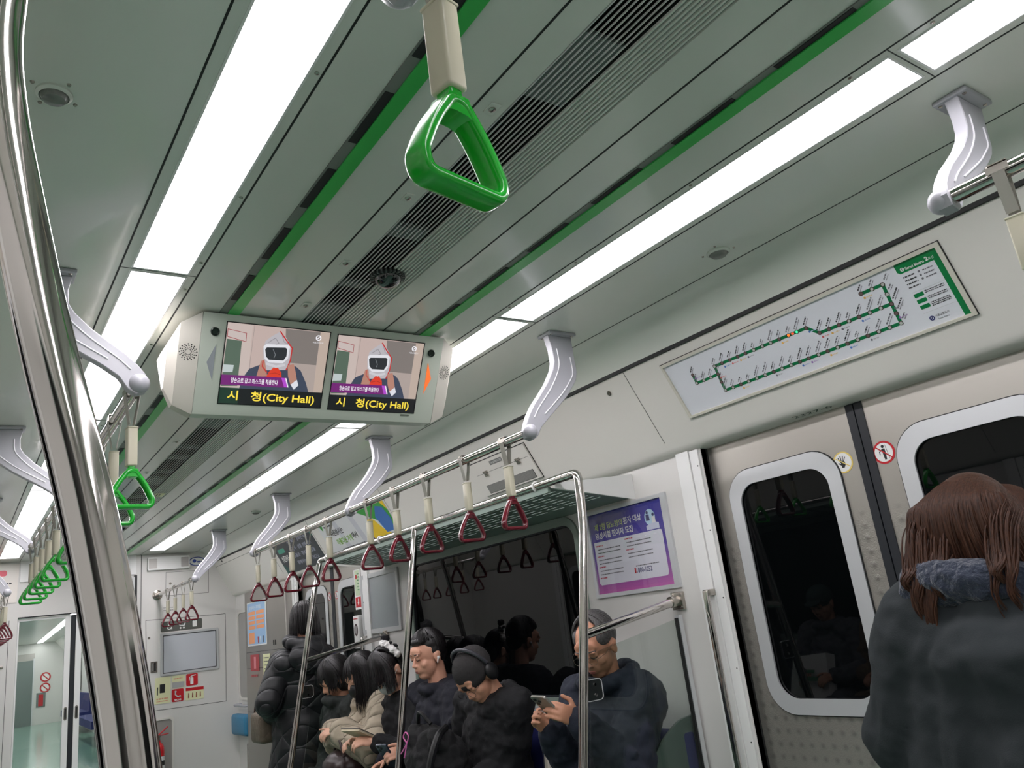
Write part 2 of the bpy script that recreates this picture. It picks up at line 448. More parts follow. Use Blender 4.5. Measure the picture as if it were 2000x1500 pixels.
t = thing('dome_sensor', 'glossy dark dome on the ceiling grille above the television unit', 'camera dome', (0, 1.892, H))
b = MB(); b.lathe([(.048, 0), (.048, .006), (.043, .012), (.041, .006)], (0, 1.892, H), (0, 0, -1), DARK, 30)
for a in range(24):
    an = a * math.pi / 12; b.box((-.0025, .040, -.012), (.0025, .052, -.001), mat('vent_grey', (90, 94, 92), .4), 0, Matrix.Translation((0, 1.892, H)) @ Matrix.Rotation(an, 4, 'Z'))
b.build('ring', t)
MB().ell((0, 1.892, H - .006), (.041, .041, .034), mat('dome_glass', (14, 26, 24), .04, coat=1.0), n=28, k=18).build('dome', t)

# side walls
def U(s, y): return -s * y
PROF = [(1.0, 2.2795), (1.035, 2.276), (1.075, 2.262), (1.11, 2.235), (1.135, 2.203), (1.1535, 2.170)]
FPROF = [(1.16, 2.162), (1.335, 1.8555), (1.342, 1.842), (1.351, 1.829), (1.364, 1.820), (1.39, 1.815), (1.46, 1.813)]
def profile(b, P, s, y0, y1, m, th=.012):
    n = len(P); vs = [(s * x, y, z) for y in (y0, y1) for x, z in P]
    b.add(vs, [(i, i + 1, n + i + 1, n + i) if s > 0 else (i, n + i, n + i + 1, i + 1) for i in range(n - 1)], m)
DY = [(-.242 - 4.5 + 1.398 + .242, 'x')]
DOORS = [1.398, 5.90]
DH = .642
for s, side in ((1, 'right'), (-1, 'left')):
    b = MB(); profile(b, PROF, s, YB, YE, CEIL); profile(b, FPROF, s, YB, YE, FASC)
    b.box((min(s * 1.152, s * 1.172), YB, 2.157), (max(s * 1.152, s * 1.172), YE, 2.170), DARK)
    fr = Fr((s * 1.16, 0, 2.162), (0, -s, 0), (-s * .185, 0, .324))
    for y in (.55, 2.17, 4.48, 5.73, 6.72):
        b.fbox(fr, U(s, y) - .0012, -.34, U(s, y) + .0012, -.002, 0, .0006, GAPG)
    b.fbox(fr, U(s, 6.60), -.055, U(s, 8.28), -.052, 0, .0006, GAPG) if s > 0 else None
    b.fbox(fr, min(U(s, 8.0), U(s, 8.02)), -.03, max(U(s, 8.0), U(s, 8.02)), -.015, 0, .003, DARK)
    for y, v in ((2.295, -.061), (.30, -.061)):
        o = fr.p(U(s, y), v, 0); b.lathe([(.011, 0), (.011, .003), (.008, .004), (.003, .003)], o, fr.n, CHROME2, 16)
    # end cap of the fascia is the end wall itself; recessed plate below the lip
    w0 = Fr((s * 1.38, 0, 0), (0, -s, 0), (0, 0, 1))
    bays = [(YB, .756, (-1.3, .0)), (2.04, 5.258, (2.87, 4.53)), (6.542, YE, None)]
    for (y0, y1, win) in bays:
        ua, ub = sorted((U(s, y0), U(s, y1)))
        if win:
            wa, wb = sorted((U(s, win[0]), U(s, win[1])))
            b.grid(w0, [ua, wa, wb, ub], [FZ, .885, 1.665, 1.83], {(1, 1)}, -.03, .03, WALL)
        else: b.grid(w0, [ua, ub], [FZ, 1.83], set(), -.03, .03, WALL)
    o = b.build('wall_' + side, kind='structure')
    # windows
    for wi, win in enumerate(((2.87, 4.53), (-1.3, 0.0))):
        n_ = {('right', 0): 1, ('right', 1): 2, ('left', 0): 3, ('left', 1): 4}[(side, wi)]
        ua, ub = sorted((U(s, win[0]), U(s, win[1])))
        wn = thing('window_%d' % n_, 'dark window', 'window', w0.p((ua + ub) / 2, .87, 0)); del wn['label']; del wn['category']; wn['kind'] = 'structure'
        f = MB(); f.ring(w0, rrect(ua - .028, .852, ub + .028, 1.70, .11, 8), rrect(ua + .004, .892, ub - .004, 1.66, .075, 8), -.004, .012, mat('window_surround', (128, 142, 132), .3, coat=.2))
        f.build('window_frame', wn)
        f = MB(); f.ring(w0, rrect(ua + .002, .890, ub - .002, 1.662, .077, 8), rrect(ua + .012, .900, ub - .012, 1.652, .068, 8), -.012, .004, RUBBER); f.build('window_seal', wn)
        f = MB(); f.fbox(w0, ua, .885, ub, 1.665, -.02, -.010, BLACKG); f.build('window_glass', wn)
        f = MB(); f.fbox(w0, ua - .1, .80, ub + .1, .823, 0, .03, ALU); f.fbox(w0, ua - .1, .829, ub + .1, .852, 0, .022, ALU); f.build('window_sill', wn)
    # doors
    dfr = Fr((s * 1.42, 0, 0), (0, -s, 0), (0, 0, 1))
    for di, yc in enumerate(DOORS):
        n_ = {('right', 0): 1, ('right', 1): 2, ('left', 0): 3, ('left', 1): 4}[(side, di)]
        d = thing('door_%d' % n_, 'x', 'x', (s * 1.42, yc, 0)); del d['label']; del d['category']; d['kind'] = 'structure'
        for hs in (1, -1):   # +1 leaf at larger y
            a, c = sorted((U(s, yc + hs * .03), U(s, yc + hs * DH)))
            ga, gb = sorted((U(s, yc + hs * .148), U(s, yc + hs * .530)))
            f = MB(); f.grid(dfr, [a, ga, gb, c], [FZ, .885, 1.645, 1.815], {(1, 1)}, -.035, .035, DOORM)
            lf = f.build('door_leaf', d)
            f = MB(); f.ring(dfr, rrect(ga - .046, .838, gb + .046, 1.695, .105, 8), rrect(ga + .004, .890, gb - .004, 1.640, .072, 8), 0, .0075, ALU); f.build('window_frame', lf)
            f = MB(); f.ring(dfr, rrect(ga - .0495, .8345, gb + .0495, 1.6985, .108, 8), rrect(ga - .045, .839, gb + .045, 1.694, .104, 8), 0, .004, DARK); f.build('frame_gasket', lf)
            f = MB(); f.fbox(dfr, ga, .885, gb, 1.645, -.02, -.004, BLACKG); f.build('door_glass', lf)
            f = MB(); e0, e1 = sorted((U(s, yc + hs * .002), U(s, yc + hs * .03))); f.fbox(dfr, e0, FZ, e1, 1.813, -.03, .004, RUBBER); f.build('edge_seal', d)
        # jambs: painted posts each side with dark gap
        for hs in (1, -1):
            e0, e1 = sorted((U(s, yc + hs * DH), U(s, yc + hs * (DH + .008)))); f = MB(); f.fbox(dfr, e0, FZ, e1, 1.815, -.03, .038, DARK)
            e0, e1 = sorted((U(s, yc + hs * (DH + .008)), U(s, yc + hs * (DH + .05)))); f.fbox(dfr, e0, FZ, e1, 1.815, 0, .052, WHITE)
            e0, e1 = sorted((U(s, yc + hs * (DH + .052)), U(s, yc + hs * (DH + .118)))); f.fbox(dfr, e0, FZ, e1, 1.818, 0, .058, WHITE)
            for zz in (.5, .75, 1.0, 1.25, 1.5, 1.75): f.lathe([(.003, 0), (.002, .0015)], dfr.p(U(s, yc + hs * (DH + .018)), zz, .052), dfr.n, DARK, 8)
            f.build('door_post', d)
# stickers on the near door
def sticker(y, z, kind, rr=.033, d_='door_1', dd=.0012):
    fr = Fr((1.42, y, z), (0, -1, 0), (0, 0, 1)); f = MB()
    par = bpy.data.objects[d_]
    if kind == 'hand':
        f.poly(fr, circ(0, 0, rr, 40), dd, mat('sticker_yellow', (226, 200, 110), .4), 0)
        f.poly(fr, circ(0, 0, rr * .86, 36), dd + .0004, WHITE)
        q = rr / 33
        for i, (a, l) in enumerate(((50, 15), (65, 18), (80, 18), (97, 15))):
            an = math.radians(a + 12); bx, by = (-2 + i * -.2 + (4.5 - i * 3.2)) * q, 1 * q
            f.stroke(fr, [(bx, by), (bx + math.cos(an) * l * q, by + math.sin(an) * l * q)], 3.0 * q, dd + .0008, BLACK)
        f.poly(fr, [(-7 * q, 2 * q), (6.5 * q, 2 * q), (8 * q, -8 * q), (2 * q, -17 * q), (-6 * q, -16 * q)], dd + .0008, BLACK)
        f.stroke(fr, [(-5 * q, -8 * q), (-14 * q, -1 * q)], 3.6 * q, dd + .0008, BLACK)
        f.stroke(fr, [(-20 * q, 14 * q), (21 * q, -16 * q)], 3 * q, dd + .0012, mat('sticker_yellow', (226, 200, 110), .4))
    else:
        f.poly(fr, circ(0, 0, rr, 40), dd, RED, 0)
        f.poly(fr, circ(0, 0, rr * .82, 36), dd + .0004, WHITE)
        q = rr / 33
        f.poly(fr, circ(0, 17 * q, 4.6 * q, 16), dd + .0008, BLACK)
        f.poly(fr, [(-4 * q, 11 * q), (5 * q, 11 * q), (6 * q, -4 * q), (5 * q, -21 * q), (-1 * q, -21 * q), (-3 * q, -4 * q)], dd + .0008, BLACK)
        f.stroke(fr, [(-3 * q, 9 * q), (-12 * q, 3 * q), (-12 * q, -5 * q)], 2.6 * q, dd + .0008, BLACK)
        f.stroke(fr, [(8 * q, 20 * q), (14 * q, -20 * q)], 1.2 * q, dd + .0008, BLACK)
        f.stroke(fr, [(-20 * q, 18 * q), (21 * q, -18 * q)], 3.4 * q, dd + .0012, RED)
    return f.build('warning_sticker', par)
sticker(1.483, 1.633, 'hand', .036); sticker(1.336, 1.632, 'lean', .037)
sticker(5.97, 1.60, 'lean', .03, 'door_2'); sticker(5.83, 1.60, 'lean', .03, 'door_2')
# car number on the underside of the lip
f = MB(); f.text(Fr((1.386, 1.60, 1.8160), (0, -1, 0), (-1, 0, .19)), '2327-6', 0, 0, .020, mat('number_green', (40, 62, 50), .5), d=.0012, width=.15)
f.build('car_number', bpy.data.objects['wall_right'])

# back wall of the car (behind the camera)
b = MB(); b.box((-1.5, YB - .05, FZ), (1.5, YB, H), WALL); b.build('wall_back', kind='structure')
# end wall with doorway
b = MB()
b.box((.46, YE, FZ), (1.5, YE + .05, H + .03), WALL) if False else None
b.grid(EW, [-1.5, -.482, .455, 1.5], [FZ, 1.795, H + .02], {(1, 0)}, -.06, .06, WALL)
b.build('wall_end', kind='structure')
W_ = MB()
E = WALL
def line(fr, b, pts, w=.0025, d=.0008, m=GAPG): b.stroke(fr, pts, w, d, m, closed=True)
line(EW, W_, [(.545, 1.668), (1.272, 1.658), (1.265, .846), (.560, .862)], .004)
line(EW, W_, [(.722, 2.10), (1.118, 2.096), (1.117, 1.876), (.720, 1.88)], .003)
W_.stroke(EW, [(.503, 2.29), (.497, FZ)], .006, .001, GAPG)
for u, v in ((.573, 1.506), (.563, 1.017), (.762, 1.992)): W_.lathe([(.012, 0), (.010, .005), (.004, .005)], EW.p(u, v, 0), EW.n, CHROME2, 14)
W_.scribble(EW, .70, 1.765, .12, .006, INK, .001, 3); W_.scribble(EW, .70, 1.74, .10, .006, INK, .001, 4)
W_.build('trim_3', kind='structure')
# header boxes over the doorway
b = MB(); b.fbox(EW, -.482, 2.10, .455, 2.28, 0, .02, WHITE); b.fbox(EW, .10, 1.80, .44, 2.075, 0, .05, mat('header_grey', (190, 192, 190), .4)); b.fbox(EW, .44, 1.70, .462, 2.09, 0, .03, DARK)
b.fbox(EW, -.482, 1.79, .455, 1.80, 0, .01, DARK)
b.build('trim_4', kind='structure')
# gangway doors
gd = thing('door_5', 'x', 'x', (-.03, YE, FZ)); del gd['label']; del gd['category']; gd['kind'] = 'structure'
for (x0, x1, st) in ((-.480, -.072, 1), (-.030, .452, 0)):
    f = MB(); fo = Fr((0, YE + .03, 0), (1, 0, 0), (0, 0, 1))
    f.ring(fo, [(x1, 1.785), (x0, 1.785), (x0, FZ + .01), (x1, FZ + .01)], [(x1 - (.045 if st else .012), 1.765), (x0 + (.012 if st else .045), 1.765), (x0 + (.012 if st else .045), .12), (x1 - (.045 if st else .012), .12)], -.015, .015, WHITE)
    lf = f.build('door_leaf', gd)
    f = MB(); f.fbox(fo, x0 + .01, .11, x1 - .01, 1.77, -.004, .002, GLASS); f.build('door_glass', lf)
    f = MB(); hx = x1 - .022 if st else x0 + .022; f.poly(fo, rrect(hx - .012, .90, hx + .012, 1.01, .012, 4), .018, CHROME2, .014); f.poly(fo, rrect(hx - .007, .91, hx + .007, 1.0, .007, 4), .0185, DARK); f.build('handle', lf)
f = MB(); f.fbox(Fr((0, YE + .03, 0), (1, 0, 0), (0, 0, 1)), -.072, FZ, -.030, 1.785, -.01, 0, RUBBER); f.build('edge_seal', gd)

# ------------------------------------------------------------- the next car, seen through the gangway door
RN = Matrix.Translation((0, 8.8, 0)) @ Matrix.Rotation(math.radians(-2.3), 4, 'Z') @ Matrix.Translation((0, -8.8, 0))
nx = bpy.data.objects.new('wall_next_car', None); C.objects.link(nx); nx.matrix_world = RN; nx['kind'] = 'structure'; WL[nx] = V(0, 0, 0)
b = MB(); b.box((-.6, YE + .07, FZ - .06), (.6, 9.45, FZ), mat('gangway_plate', (120, 122, 120), .3, metal=.8)); b.box((-.62, YE + .07, FZ), (-.58, 9.45, 2.1), mat('gangway_grey', (120, 124, 120), .5)); b.box((.58, YE + .07, FZ), (.62, 9.45, 2.1), mat('gangway_grey', (120, 124, 120), .5)); b.box((-.6, YE + .07, 2.05), (.6, 9.45, 2.1), WALL)
b.build('gangway', nx)
b = MB(); b.box((-1.42, 9.45, FZ - .06), (1.42, 28.8, FZ), FLOORM); b.build('floor_panel', nx)
b = MB(); b.box((-1.42, 9.45, H), (1.42, 28.8, H + .02), CEIL)
for s in (-1, 1):
    b.box((s * 1.40 - .02, 9.45, FZ), (s * 1.40 + .02, 28.8, H), WALL)
    for yc in (11.5, 16.0, 20.5, 25.0):
        b.box((s * 1.385 - .008, yc - .62, FZ), (s * 1.385 + .008, yc + .62, 1.80), STEEL)
        for q in (-1, 1): b.box((s * 1.372 - .004, yc + q * .33 - .19, .85), (s * 1.372 + .004, yc + q * .33 + .19, 1.65), BLACKG)
    b.add([(s * 1.0, 9.45, H), (s * 1.38, 9.45, 1.82), (s * 1.38, 28.8, 1.82), (s * 1.0, 28.8, H)], [(0, 1, 2, 3)], FASC)
b.build('panel', nx)
b = MB()
for s in (-1, 1): b.box((s * .585 - .07, 9.6, H - .004), (s * .585 + .07, 28.6, H - .001), LAMPM)
b.build('lamp_strip', nx)
b = MB()
for s in (-1, 1):
    for y0 in (12.4, 16.9, 21.4): b.box((s * 1.15 - .22, y0, .28), (s * 1.15 + .22, y0 + 3.0, .42), BLUE); b.box((s * 1.33 - .03, y0, .42), (s * 1.33 + .03, y0 + 3.0, .80), BLUE)
b.build('seats', nx)
b = MB()
fe = Fr((0, 28.8, 0), (1, 0, 0), (0, 0, 1)); b.fbox(fe, -1.42, FZ, 1.42, H, -.05, 0, WALL); b.fbox(fe, -.45, FZ, .45, 1.80, 0, .01, mat('dim_glass', (110, 122, 118), .2)); b.fbox(fe, -.02, FZ, .02, 1.8, .01, .02, DARK); b.fbox(fe, -.48, FZ, -.45, 1.85, 0, .03, ALU); b.fbox(fe, .45, FZ, .48, 1.85, 0, .03, ALU); b.fbox(fe, -.48, 1.80, .48, 2.0, 0, .02, STEEL)
# near bulkhead of the next car: red signs and extinguisher niche either side of its doorway
fn = Fr((0, 12.9, 0), (1, 0, 0), (0, 0, 1))
b.build('end_panel', nx)
b = MB(); q = .052
fw = Fr((.62, 9.44, 0), (1, 0, 0), (0, 0, 1))
b.build('x', nx) if False else None
b = MB()
for z in (1.28, .98): 
    b.poly(fe, circ(.78, z, .14, 20), -.048 + .06, RED); b.poly(fe, circ(.78, z, .10, 20), .014, WHITE); b.stroke(fe, [(.70, z + .08), (.86, z - .08)], .03, .016, RED)
b.fbox(fe, .56, .45, .80, .85, .012, .016, mat('dim_glass', (110, 122, 118), .2)); b.fbox(fe, .62, .48, .74, .80, .016, .03, RED)
b.build('signs', nx)

# ================================================================= television unit
SP = Fr((0, 2.29, 2.27), (1, 0, 0), (0, -.15, .26))     # front face: v runs from 0 (top) to -.30
tv = thing('television_unit', 'double television unit hanging across the aisle showing City Hall', 'television', (0, 2.53, H))
CAPM = mat('cap_plastic', (190, 186, 176), .4)
HOUS = mat('unit_housing', (196, 202, 190), 0.33)
b = MB()
# core prism between side caps: cross-section in y,z
A = [(2.29, 2.272), (2.44, 2.008), (2.450, 1.996), (2.495, 1.996), (2.505, 2.008), (2.655, 2.272)]
def yzprism(b, P, x0, x1, m):
    n = len(P); vs = [(x, y, z) for x in (x0, x1) for y, z in P]
    b.add(vs, [list(range(n))[::-1], list(range(n, 2 * n))] + [(i, (i + 1) % n, n + (i + 1) % n, n + i) for i in range(n)], m)
yzprism(b, A, -.418, .418, HOUS); b.build('housing', tv)
for s in (-1, 1):
    b = MB()
    Pn = [(2.292, 2.272), (2.440, 2.006), (2.450, 1.994), (2.495, 1.994), (2.505, 2.006), (2.653, 2.272)]
    n = len(Pn); cy, cz = 2.472, 2.14
    L0 = [(s * .419, y, z) for y, z in Pn]; L1 = [(s * .475, cy + (y - cy) * .80, cz + (z - cz) * .80) for y, z in Pn]; L2 = [(s * .499, cy + (y - cy) * .42, cz + (z - cz) * .42) for y, z in Pn]
    vs = L0 + L1 + L2
    fs = []
    for k in range(2):
        for i in range(n): fs.append((k * n + i, k * n + (i + 1) % n, (k + 1) * n + (i + 1) % n, (k + 1) * n + i))
    fs.append([2 * n + i for i in range(n)]); fs.append([i for i in range(n)][::-1])
    if s > 0: fs = [tuple(reversed(f)) for f in fs]
    b.add(vs, fs, CAPM)
    # loudspeaker perforation on the slanted cap face
    cap_ = b.build('side_cap', tv, ang=20)
    b = MB()
    P1, P2, P3, P4 = V(L0[0]), V(L0[1]), V(L1[1]), V(L1[0])
    cc = (P1 + P2 + P3 + P4) / 4 + ((P1 + P4) - (P2 + P3)).normalized() * .03; uu = ((P3 + P4) - (P1 + P2)).normalized(); nn = uu.cross((P1 - P2)).normalized()
    if nn.dot(V(s, -.5, 0)) < 0: nn = -nn
    vv = nn.cross(uu)
    fr = Fr(cc, uu, vv)
    if fr.n.dot(nn) < 0: fr = Fr(cc, uu, -vv)
    for ring in range(4):
        for k in range(16):
            a = math.pi * 2 * k / 16 + ring * .1; r = .009 + ring * .0052
            b.poly(fr, circ(math.cos(a) * r, math.sin(a) * r, .0016 + .0002 * ring, 8), .0006, DARK)
    b.build('speaker_holes', cap_)
b = MB(); b.poly(SP, rrect(.29, -.295, .325, -.288, .003, 3), .002, mat('maker_plate', (110, 116, 106), .4), 0); b.build('maker_plate', tv)
for u, v in ((-.379, -.055), (.375, -.058)):
    b = MB(); b.lathe([(.0135, 0), (.0135, .004), (.011, .006), (.009, .003), (.004, .003)], SP.p(u, v, 0), SP.n, mat('lock_dark', (52, 58, 54), .25, metal=.6), 20); b.build('lock', tv)
b = MB(); b.poly(SP, [(-.393, -.152), (-.371, -.095), (-.371, -.208)], .0015, mat('arrow_lens_grey', (150, 154, 160), .3), 0); b.build('arrow_light', tv)['label'] = 'grey unlit arrow light'
b = MB(); b.poly(SP, [(.391, -.152), (.369, -.208), (.369, -.095)], .0015, mat('arrow_orange', (255, 122, 52), .3, emit=1.0), 0); b.build('arrow_light', tv)['label'] = 'glowing orange arrow light'
def em(n, c, e=1.0): return mat('screen_' + n, c, .4, emit=e)
PIC = {"panel": [[0.0, 1.0], [0.232, 0.994], [0.249, 0.203], [0, 0.199]], "win": [[0.009, 0.797], [0.148, 0.786], [0.158, 0.224], [0.006, 0.21]], "label": [[0.008, 0.917], [0.183, 0.887], [0.186, 0.781], [0.011, 0.826]], "grey": [[0.549, 0.991], [0.9, 0.993], [0.902, 0.558], [0.586, 0.564]], "stripe": [[0.9, 1.0], [1.0, 1.0], [1.0, 0.2], [0.909, 0.2]], "low": [[0.602, 0.561], [0.902, 0.558], [0.91, 0.192], [0.64, 0.188]], "suit": [[0.177, 0.187], [0.20, 0.33], [0.248, 0.448], [0.361, 0.519], [0.603, 0.546], [0.70, 0.52], [0.752, 0.471], [0.82, 0.32], [0.861, 0.192]], "handl": [[0.349, 0.557], [0.382, 0.58], [0.41, .46], [0.429, 0.368], [0.324, 0.354]], "handr": [[0.613, 0.527], [0.673, 0.553], [.70, .46], [0.724, 0.358], [0.67, 0.272], [0.632, 0.389]], "cuff": [[0.669, 0.282], [0.725, 0.352], [0.749, 0.279], [0.707, 0.219]], "hood": [[0.356, 0.715], [0.369, 0.814], [0.43, 0.885], [0.5, 0.949], [0.57, 0.869], [0.634, 0.748], [0.633, 0.589], [0.596, 0.465], [0.414, 0.446], [0.375, 0.56]], "vis": [[0.356, 0.744], [.38, .775], [.58, .79], [0.612, 0.774], [0.608, 0.616], [0.564, 0.551], [0.426, 0.546], [0.381, 0.59]], "visd": [[0.375, 0.711], [.39, .735], [.57, .752], [0.587, 0.737], [0.59, 0.644], [0.565, 0.585], [0.423, 0.581], [0.391, 0.621]], "band": [[0.0, 0.355], [0.622, 0.367], [0.647, 0.239], [0, 0.229]], "tail": [[0.568, 0.362], [0.607, 0.362], [0.644, 0.245], [0.606, 0.246]], "bot": [[0, 0.194], [1.0, 0.199], [1.0, 0.0], [0.0, 0]], "botg": [[0, 0.194], [0.176, 0.196], [0.18, 0], [0.0, 0]], "paper": [[0.006, 0.48], [0.102, 0.481], [0.098, 0.393], [0.005, 0.383]]}
PC = dict(panel=(196, 180, 174), win=(84, 102, 88), label=(196, 182, 178), grey=(124, 116, 112), stripe=(186, 168, 156), low=(170, 156, 150), suit=(58, 66, 86), handl=(178, 128, 112), handr=(178, 128, 112), cuff=(220, 220, 228), hood=(182, 178, 184), vis=(222, 222, 228), visd=(38, 40, 46), band=(112, 26, 112), tail=(176, 70, 200), bot=(8, 10, 16), botg=(16, 48, 34), paper=(186, 196, 196))
YEL = em('yellow', (250, 222, 70), 1.0); WHI = em('white', (240, 238, 244), 1.0)
for (u0, u1, v0, v1, who) in ((-.3445, -.013, -.278, -.022, 'l'), (.017, .341, -.281, -.026, 'r')):
    W2, H2 = u1 - u0, v1 - v0; fr = Fr(SP.p(u0, v0, .0), SP.u, SP.v)
    b = MB(); b.ring(fr, [(W2 + .003, H2 + .003), (-.003, H2 + .003), (-.003, -.003), (W2 + .003, -.003)], [(W2, H2), (0, H2), (0, 0), (W2, 0)], 0, .0025, DARK)
    scr = b.build('screen', tv)
    b = MB(); S = lambda L: [(x * W2, y * H2) for x, y in L]
    b.poly(fr, S([(0, 0), (1, 0), (1, 1), (0, 1)]), .0004, em('bg', (190, 170, 164)))
    d = .0006
    for k in ('panel', 'win', 'paper', 'label', 'grey', 'stripe', 'low', 'suit', 'hood', 'handl', 'handr', 'cuff', 'vis', 'visd', 'band', 'tail'):
        b.poly(fr, S(PIC[k]), d, em(k, PC[k])); d += .00005
        if k == 'label': b.stroke(fr, S(PIC[k]), .0018, d, em('redline', (150, 50, 60)), closed=True)
        if k == 'hood':
            b.stroke(fr, S([(0.5, 0.949), (0.554, 0.867), (0.636, 0.753), (0.633, 0.589), (0.605, 0.47)]), .004, d, em('redstrap', (190, 40, 40)))
            b.stroke(fr, S([(0.37, 0.56), (0.37, 0.49), (0.42, 0.42)]), .004, d, em('redstrap', (190, 40, 40)))
            b.stroke(fr, S([(0.40, 0.80), (0.46, 0.86), (0.50, 0.80), (.47, .78)]), .0022, d, em('crease', (140, 136, 142)))
            b.stroke(fr, S([(0.52, 0.90), (0.55, 0.82), (0.60, 0.80)]), .0018, d, em('crease', (140, 136, 142)))
        if k == 'vis': b.stroke(fr, S([(0.41, 0.53), (0.50, 0.50), (0.58, 0.53)]), .008, d, em('hood2', (200, 198, 204)))
        if k == 'visd': b.stroke(fr, S([(0.45, 0.72), (0.48, 0.65), (0.47, 0.61)]), .0018, d, em('glint', (130, 134, 140)))
        if k == 'cuff': 
            b.poly(fr, S([(.40, .30), (.44, .43), (.48, .49), (.52, .49), (.56, .43), (.58, .30)]), d, em('respirator', (214, 56, 34)))
            b.stroke(fr, S([(.44, .40), (.50, .42), (.55, .40)]), .0015, d + .00002, em('resp_dark', (150, 30, 20)))
    b.stroke(fr, S([(.249, .994), (.249, .36)]), .0014, .0007, em('seam', (150, 138, 134)))
    b.poly(fr, S([(.606, .362), (.618, .362), (.652, .245), (.640, .245)]), d, WHI)
    b.text(fr, '양손으로 잡고 마스크를 착용한다', .09 * W2, .262 * H2, .066 * H2, WHI, d=d + .0002, width=.45 * W2, bold=.02)
    b.poly(fr, S(PIC['bot']), d, em('bot', PC['bot']))
    if who == 'l': b.poly(fr, S(PIC['botg']), d + .0001, em('botg', PC['botg']))
    b.text(fr, '시   청(City Hall)', .075 * W2, .022 * H2, .145 * H2, YEL, d=d + .0003, width=.855 * W2, bold=.018)
    b.ring(fr, [(.887 * W2 + math.cos(i * math.pi / 12) * .0095, .915 * H2 + math.sin(i * math.pi / 12) * .0095) for i in range(24)], [(.887 * W2 + math.cos(i * math.pi / 12) * .006, .915 * H2 + math.sin(i * math.pi / 12) * .006) for i in range(24)], d, d + .0001, WHI)
    b.stroke(fr, [(.887 * W2 + .006, .915 * H2 + .004), (.887 * W2 - .001, .915 * H2 + .001), (.887 * W2 + .001, .915 * H2 - .001), (.887 * W2 - .006, .915 * H2 - .004)], .0022, d, WHI)
    b.text(fr, '서울교통공사', .888 * W2, .842 * H2, .024 * H2, WHI, d=d, width=.11 * W2, align='C')
    b.build('picture', scr)

# ================================================================= route map above the door
mp = thing('route_map', 'lit route map panel of the green line above the nearest doors', 'route map', FA.p(-1.44, -.16))
b = MB(); fo = [(-.899, -.044), (-1.985, -.044), (-1.985, -.277), (-.899, -.277)]; fi = [(-.912, -.056), (-1.974, -.056), (-1.974, -.268), (-.912, -.268)]
b.ring(FA, fo, fi, 0, .008, mat('map_frame', (206, 203, 190), .35)); b.ring(FA, [(u + (.002 if u > -1.4 else -.002), v + (.002 if v > -.15 else -.002)) for u, v in fo], fo, 0, .004, DARK); b.build('frame', mp)
b = MB(); b.poly(FA, fi, .001, mat('map_white', (222, 224, 230), .25, coat=.5)); b.build('backing', mp)
LOOP = [(-1.7652, -.127), (-1.7296, -.127), (-1.6935, -.127), (-1.6575, -.127), (-1.6236, -.127), (-1.5871, -.127), (-1.5501, -.127), (-1.5156, -.127), (-1.4801, -.127), (-1.4431, -.127), (-1.4107, -.127), (-1.3745, -.127), (-1.3425, -.159), (-1.3079, -.159), (-1.272, -.159), (-1.2367, -.159), (-1.2018, -.159), (-1.1655, -.159), (-1.1294, -.159), (-1.0955, -.159), (-1.0973, -.1911), (-1.0994, -.224), (-1.1354, -.224), (-1.1709, -.224), (-1.2073, -.224), (-1.242, -.224), (-1.2779, -.224), (-1.3132, -.224), (-1.3497, -.224), (-1.3837, -.224), (-1.4209, -.224), (-1.4555, -.224), (-1.4904, -.224), (-1.527, -.224), (-1.5617, -.224), (-1.5975, -.224), (-1.6341, -.224), (-1.6696, -.224), (-1.7049, -.224), (-1.7406, -.224), (-1.7763, -.224), (-1.7732, -.1903), (-1.7688, -.1586)]
BR1 = [(-1.8708, -.126), (-1.8736, -.160), (-1.838, -.160), (-1.8041, -.160), (-1.7688, -.1586)]
BR2 = [(-1.0955, -.159), (-1.0925, -.1278), (-1.0899, -.0954), (-1.1246, -.0954), (-1.161, -.0954)]
MG = mat('map_green', (0, 116, 66), .35); MDK = mat('stop_dark', (74, 54, 54), .4); MLT = mat('stop_light', (186, 190, 184), .4)
b = MB(); b.stroke(FA, LOOP, .0105, .0016, MG, closed=True); b.stroke(FA, BR1, .0105, .0016, MG); b.stroke(FA, BR2, .0105, .0016, MG)
dark = {1, 2, 3, 4, 8, 11, 12, 13, 14, 16, 19, 20, 24, 26, 28, 30, 31, 34, 38, 41, 42}
lit = {9: em('orange', (255, 130, 30), 1.2), 10: em('green', (60, 240, 170), 1.2)}
cols = [(150, 110, 180), (90, 130, 200), (220, 110, 110), (230, 180, 90), (120, 120, 130)]
rn = random.Random(3)
def stop(u, v, dk, k, side=0):
    b.poly(FA, circ(u, v, .0072, 18), .002, MDK); b.poly(FA, circ(u, v, .0048, 16), .0023, lit.get(k) or (mat('stop_core', (110, 92, 90), .4) if dk else MLT))
    L = rn.uniform(.018, .045) if k < 60 else rn.uniform(.016, .024)
    # slanted station name print beside the stop
    f2 = FA.sub(u + (.012 if side else -.002), v + .011, (.70, .71), (-.71, .70))
    b.scribble(f2, 0, 0, L, .0042, INK if dk else mat('print_grey', (120, 120, 126), .6), .0018, k * 7 + 1)
    b.scribble(f2, 0, -.006, L * .9, .0022, mat('print_grey', (120, 120, 126), .6), .0018, k * 7 + 2)
    if dk and k not in (41,):
        cc = cols[k % 5]; m = mat('transfer_%d' % (k % 5), cc, .5)
        b.poly(FA, circ(u + .004, v - .016, .0038, 12), .0018, m); b.scribble(FA, u + .010, v - .018, .018, .004, mat('transfer_pale_%d' % (k % 5), tuple(int(x * .45 + 125) for x in cc), .5), .0018, k)
for k, (u, v) in enumerate(LOOP): stop(u, v, k in dark, k, 19 <= k <= 21)
for k, (u, v) in enumerate(BR1[:-1]): stop(u, v, k == 0, 50 + k)
for k, (u, v) in enumerate(BR2[1:]): stop(u, v, k == 3, 60 + k, k < 2)
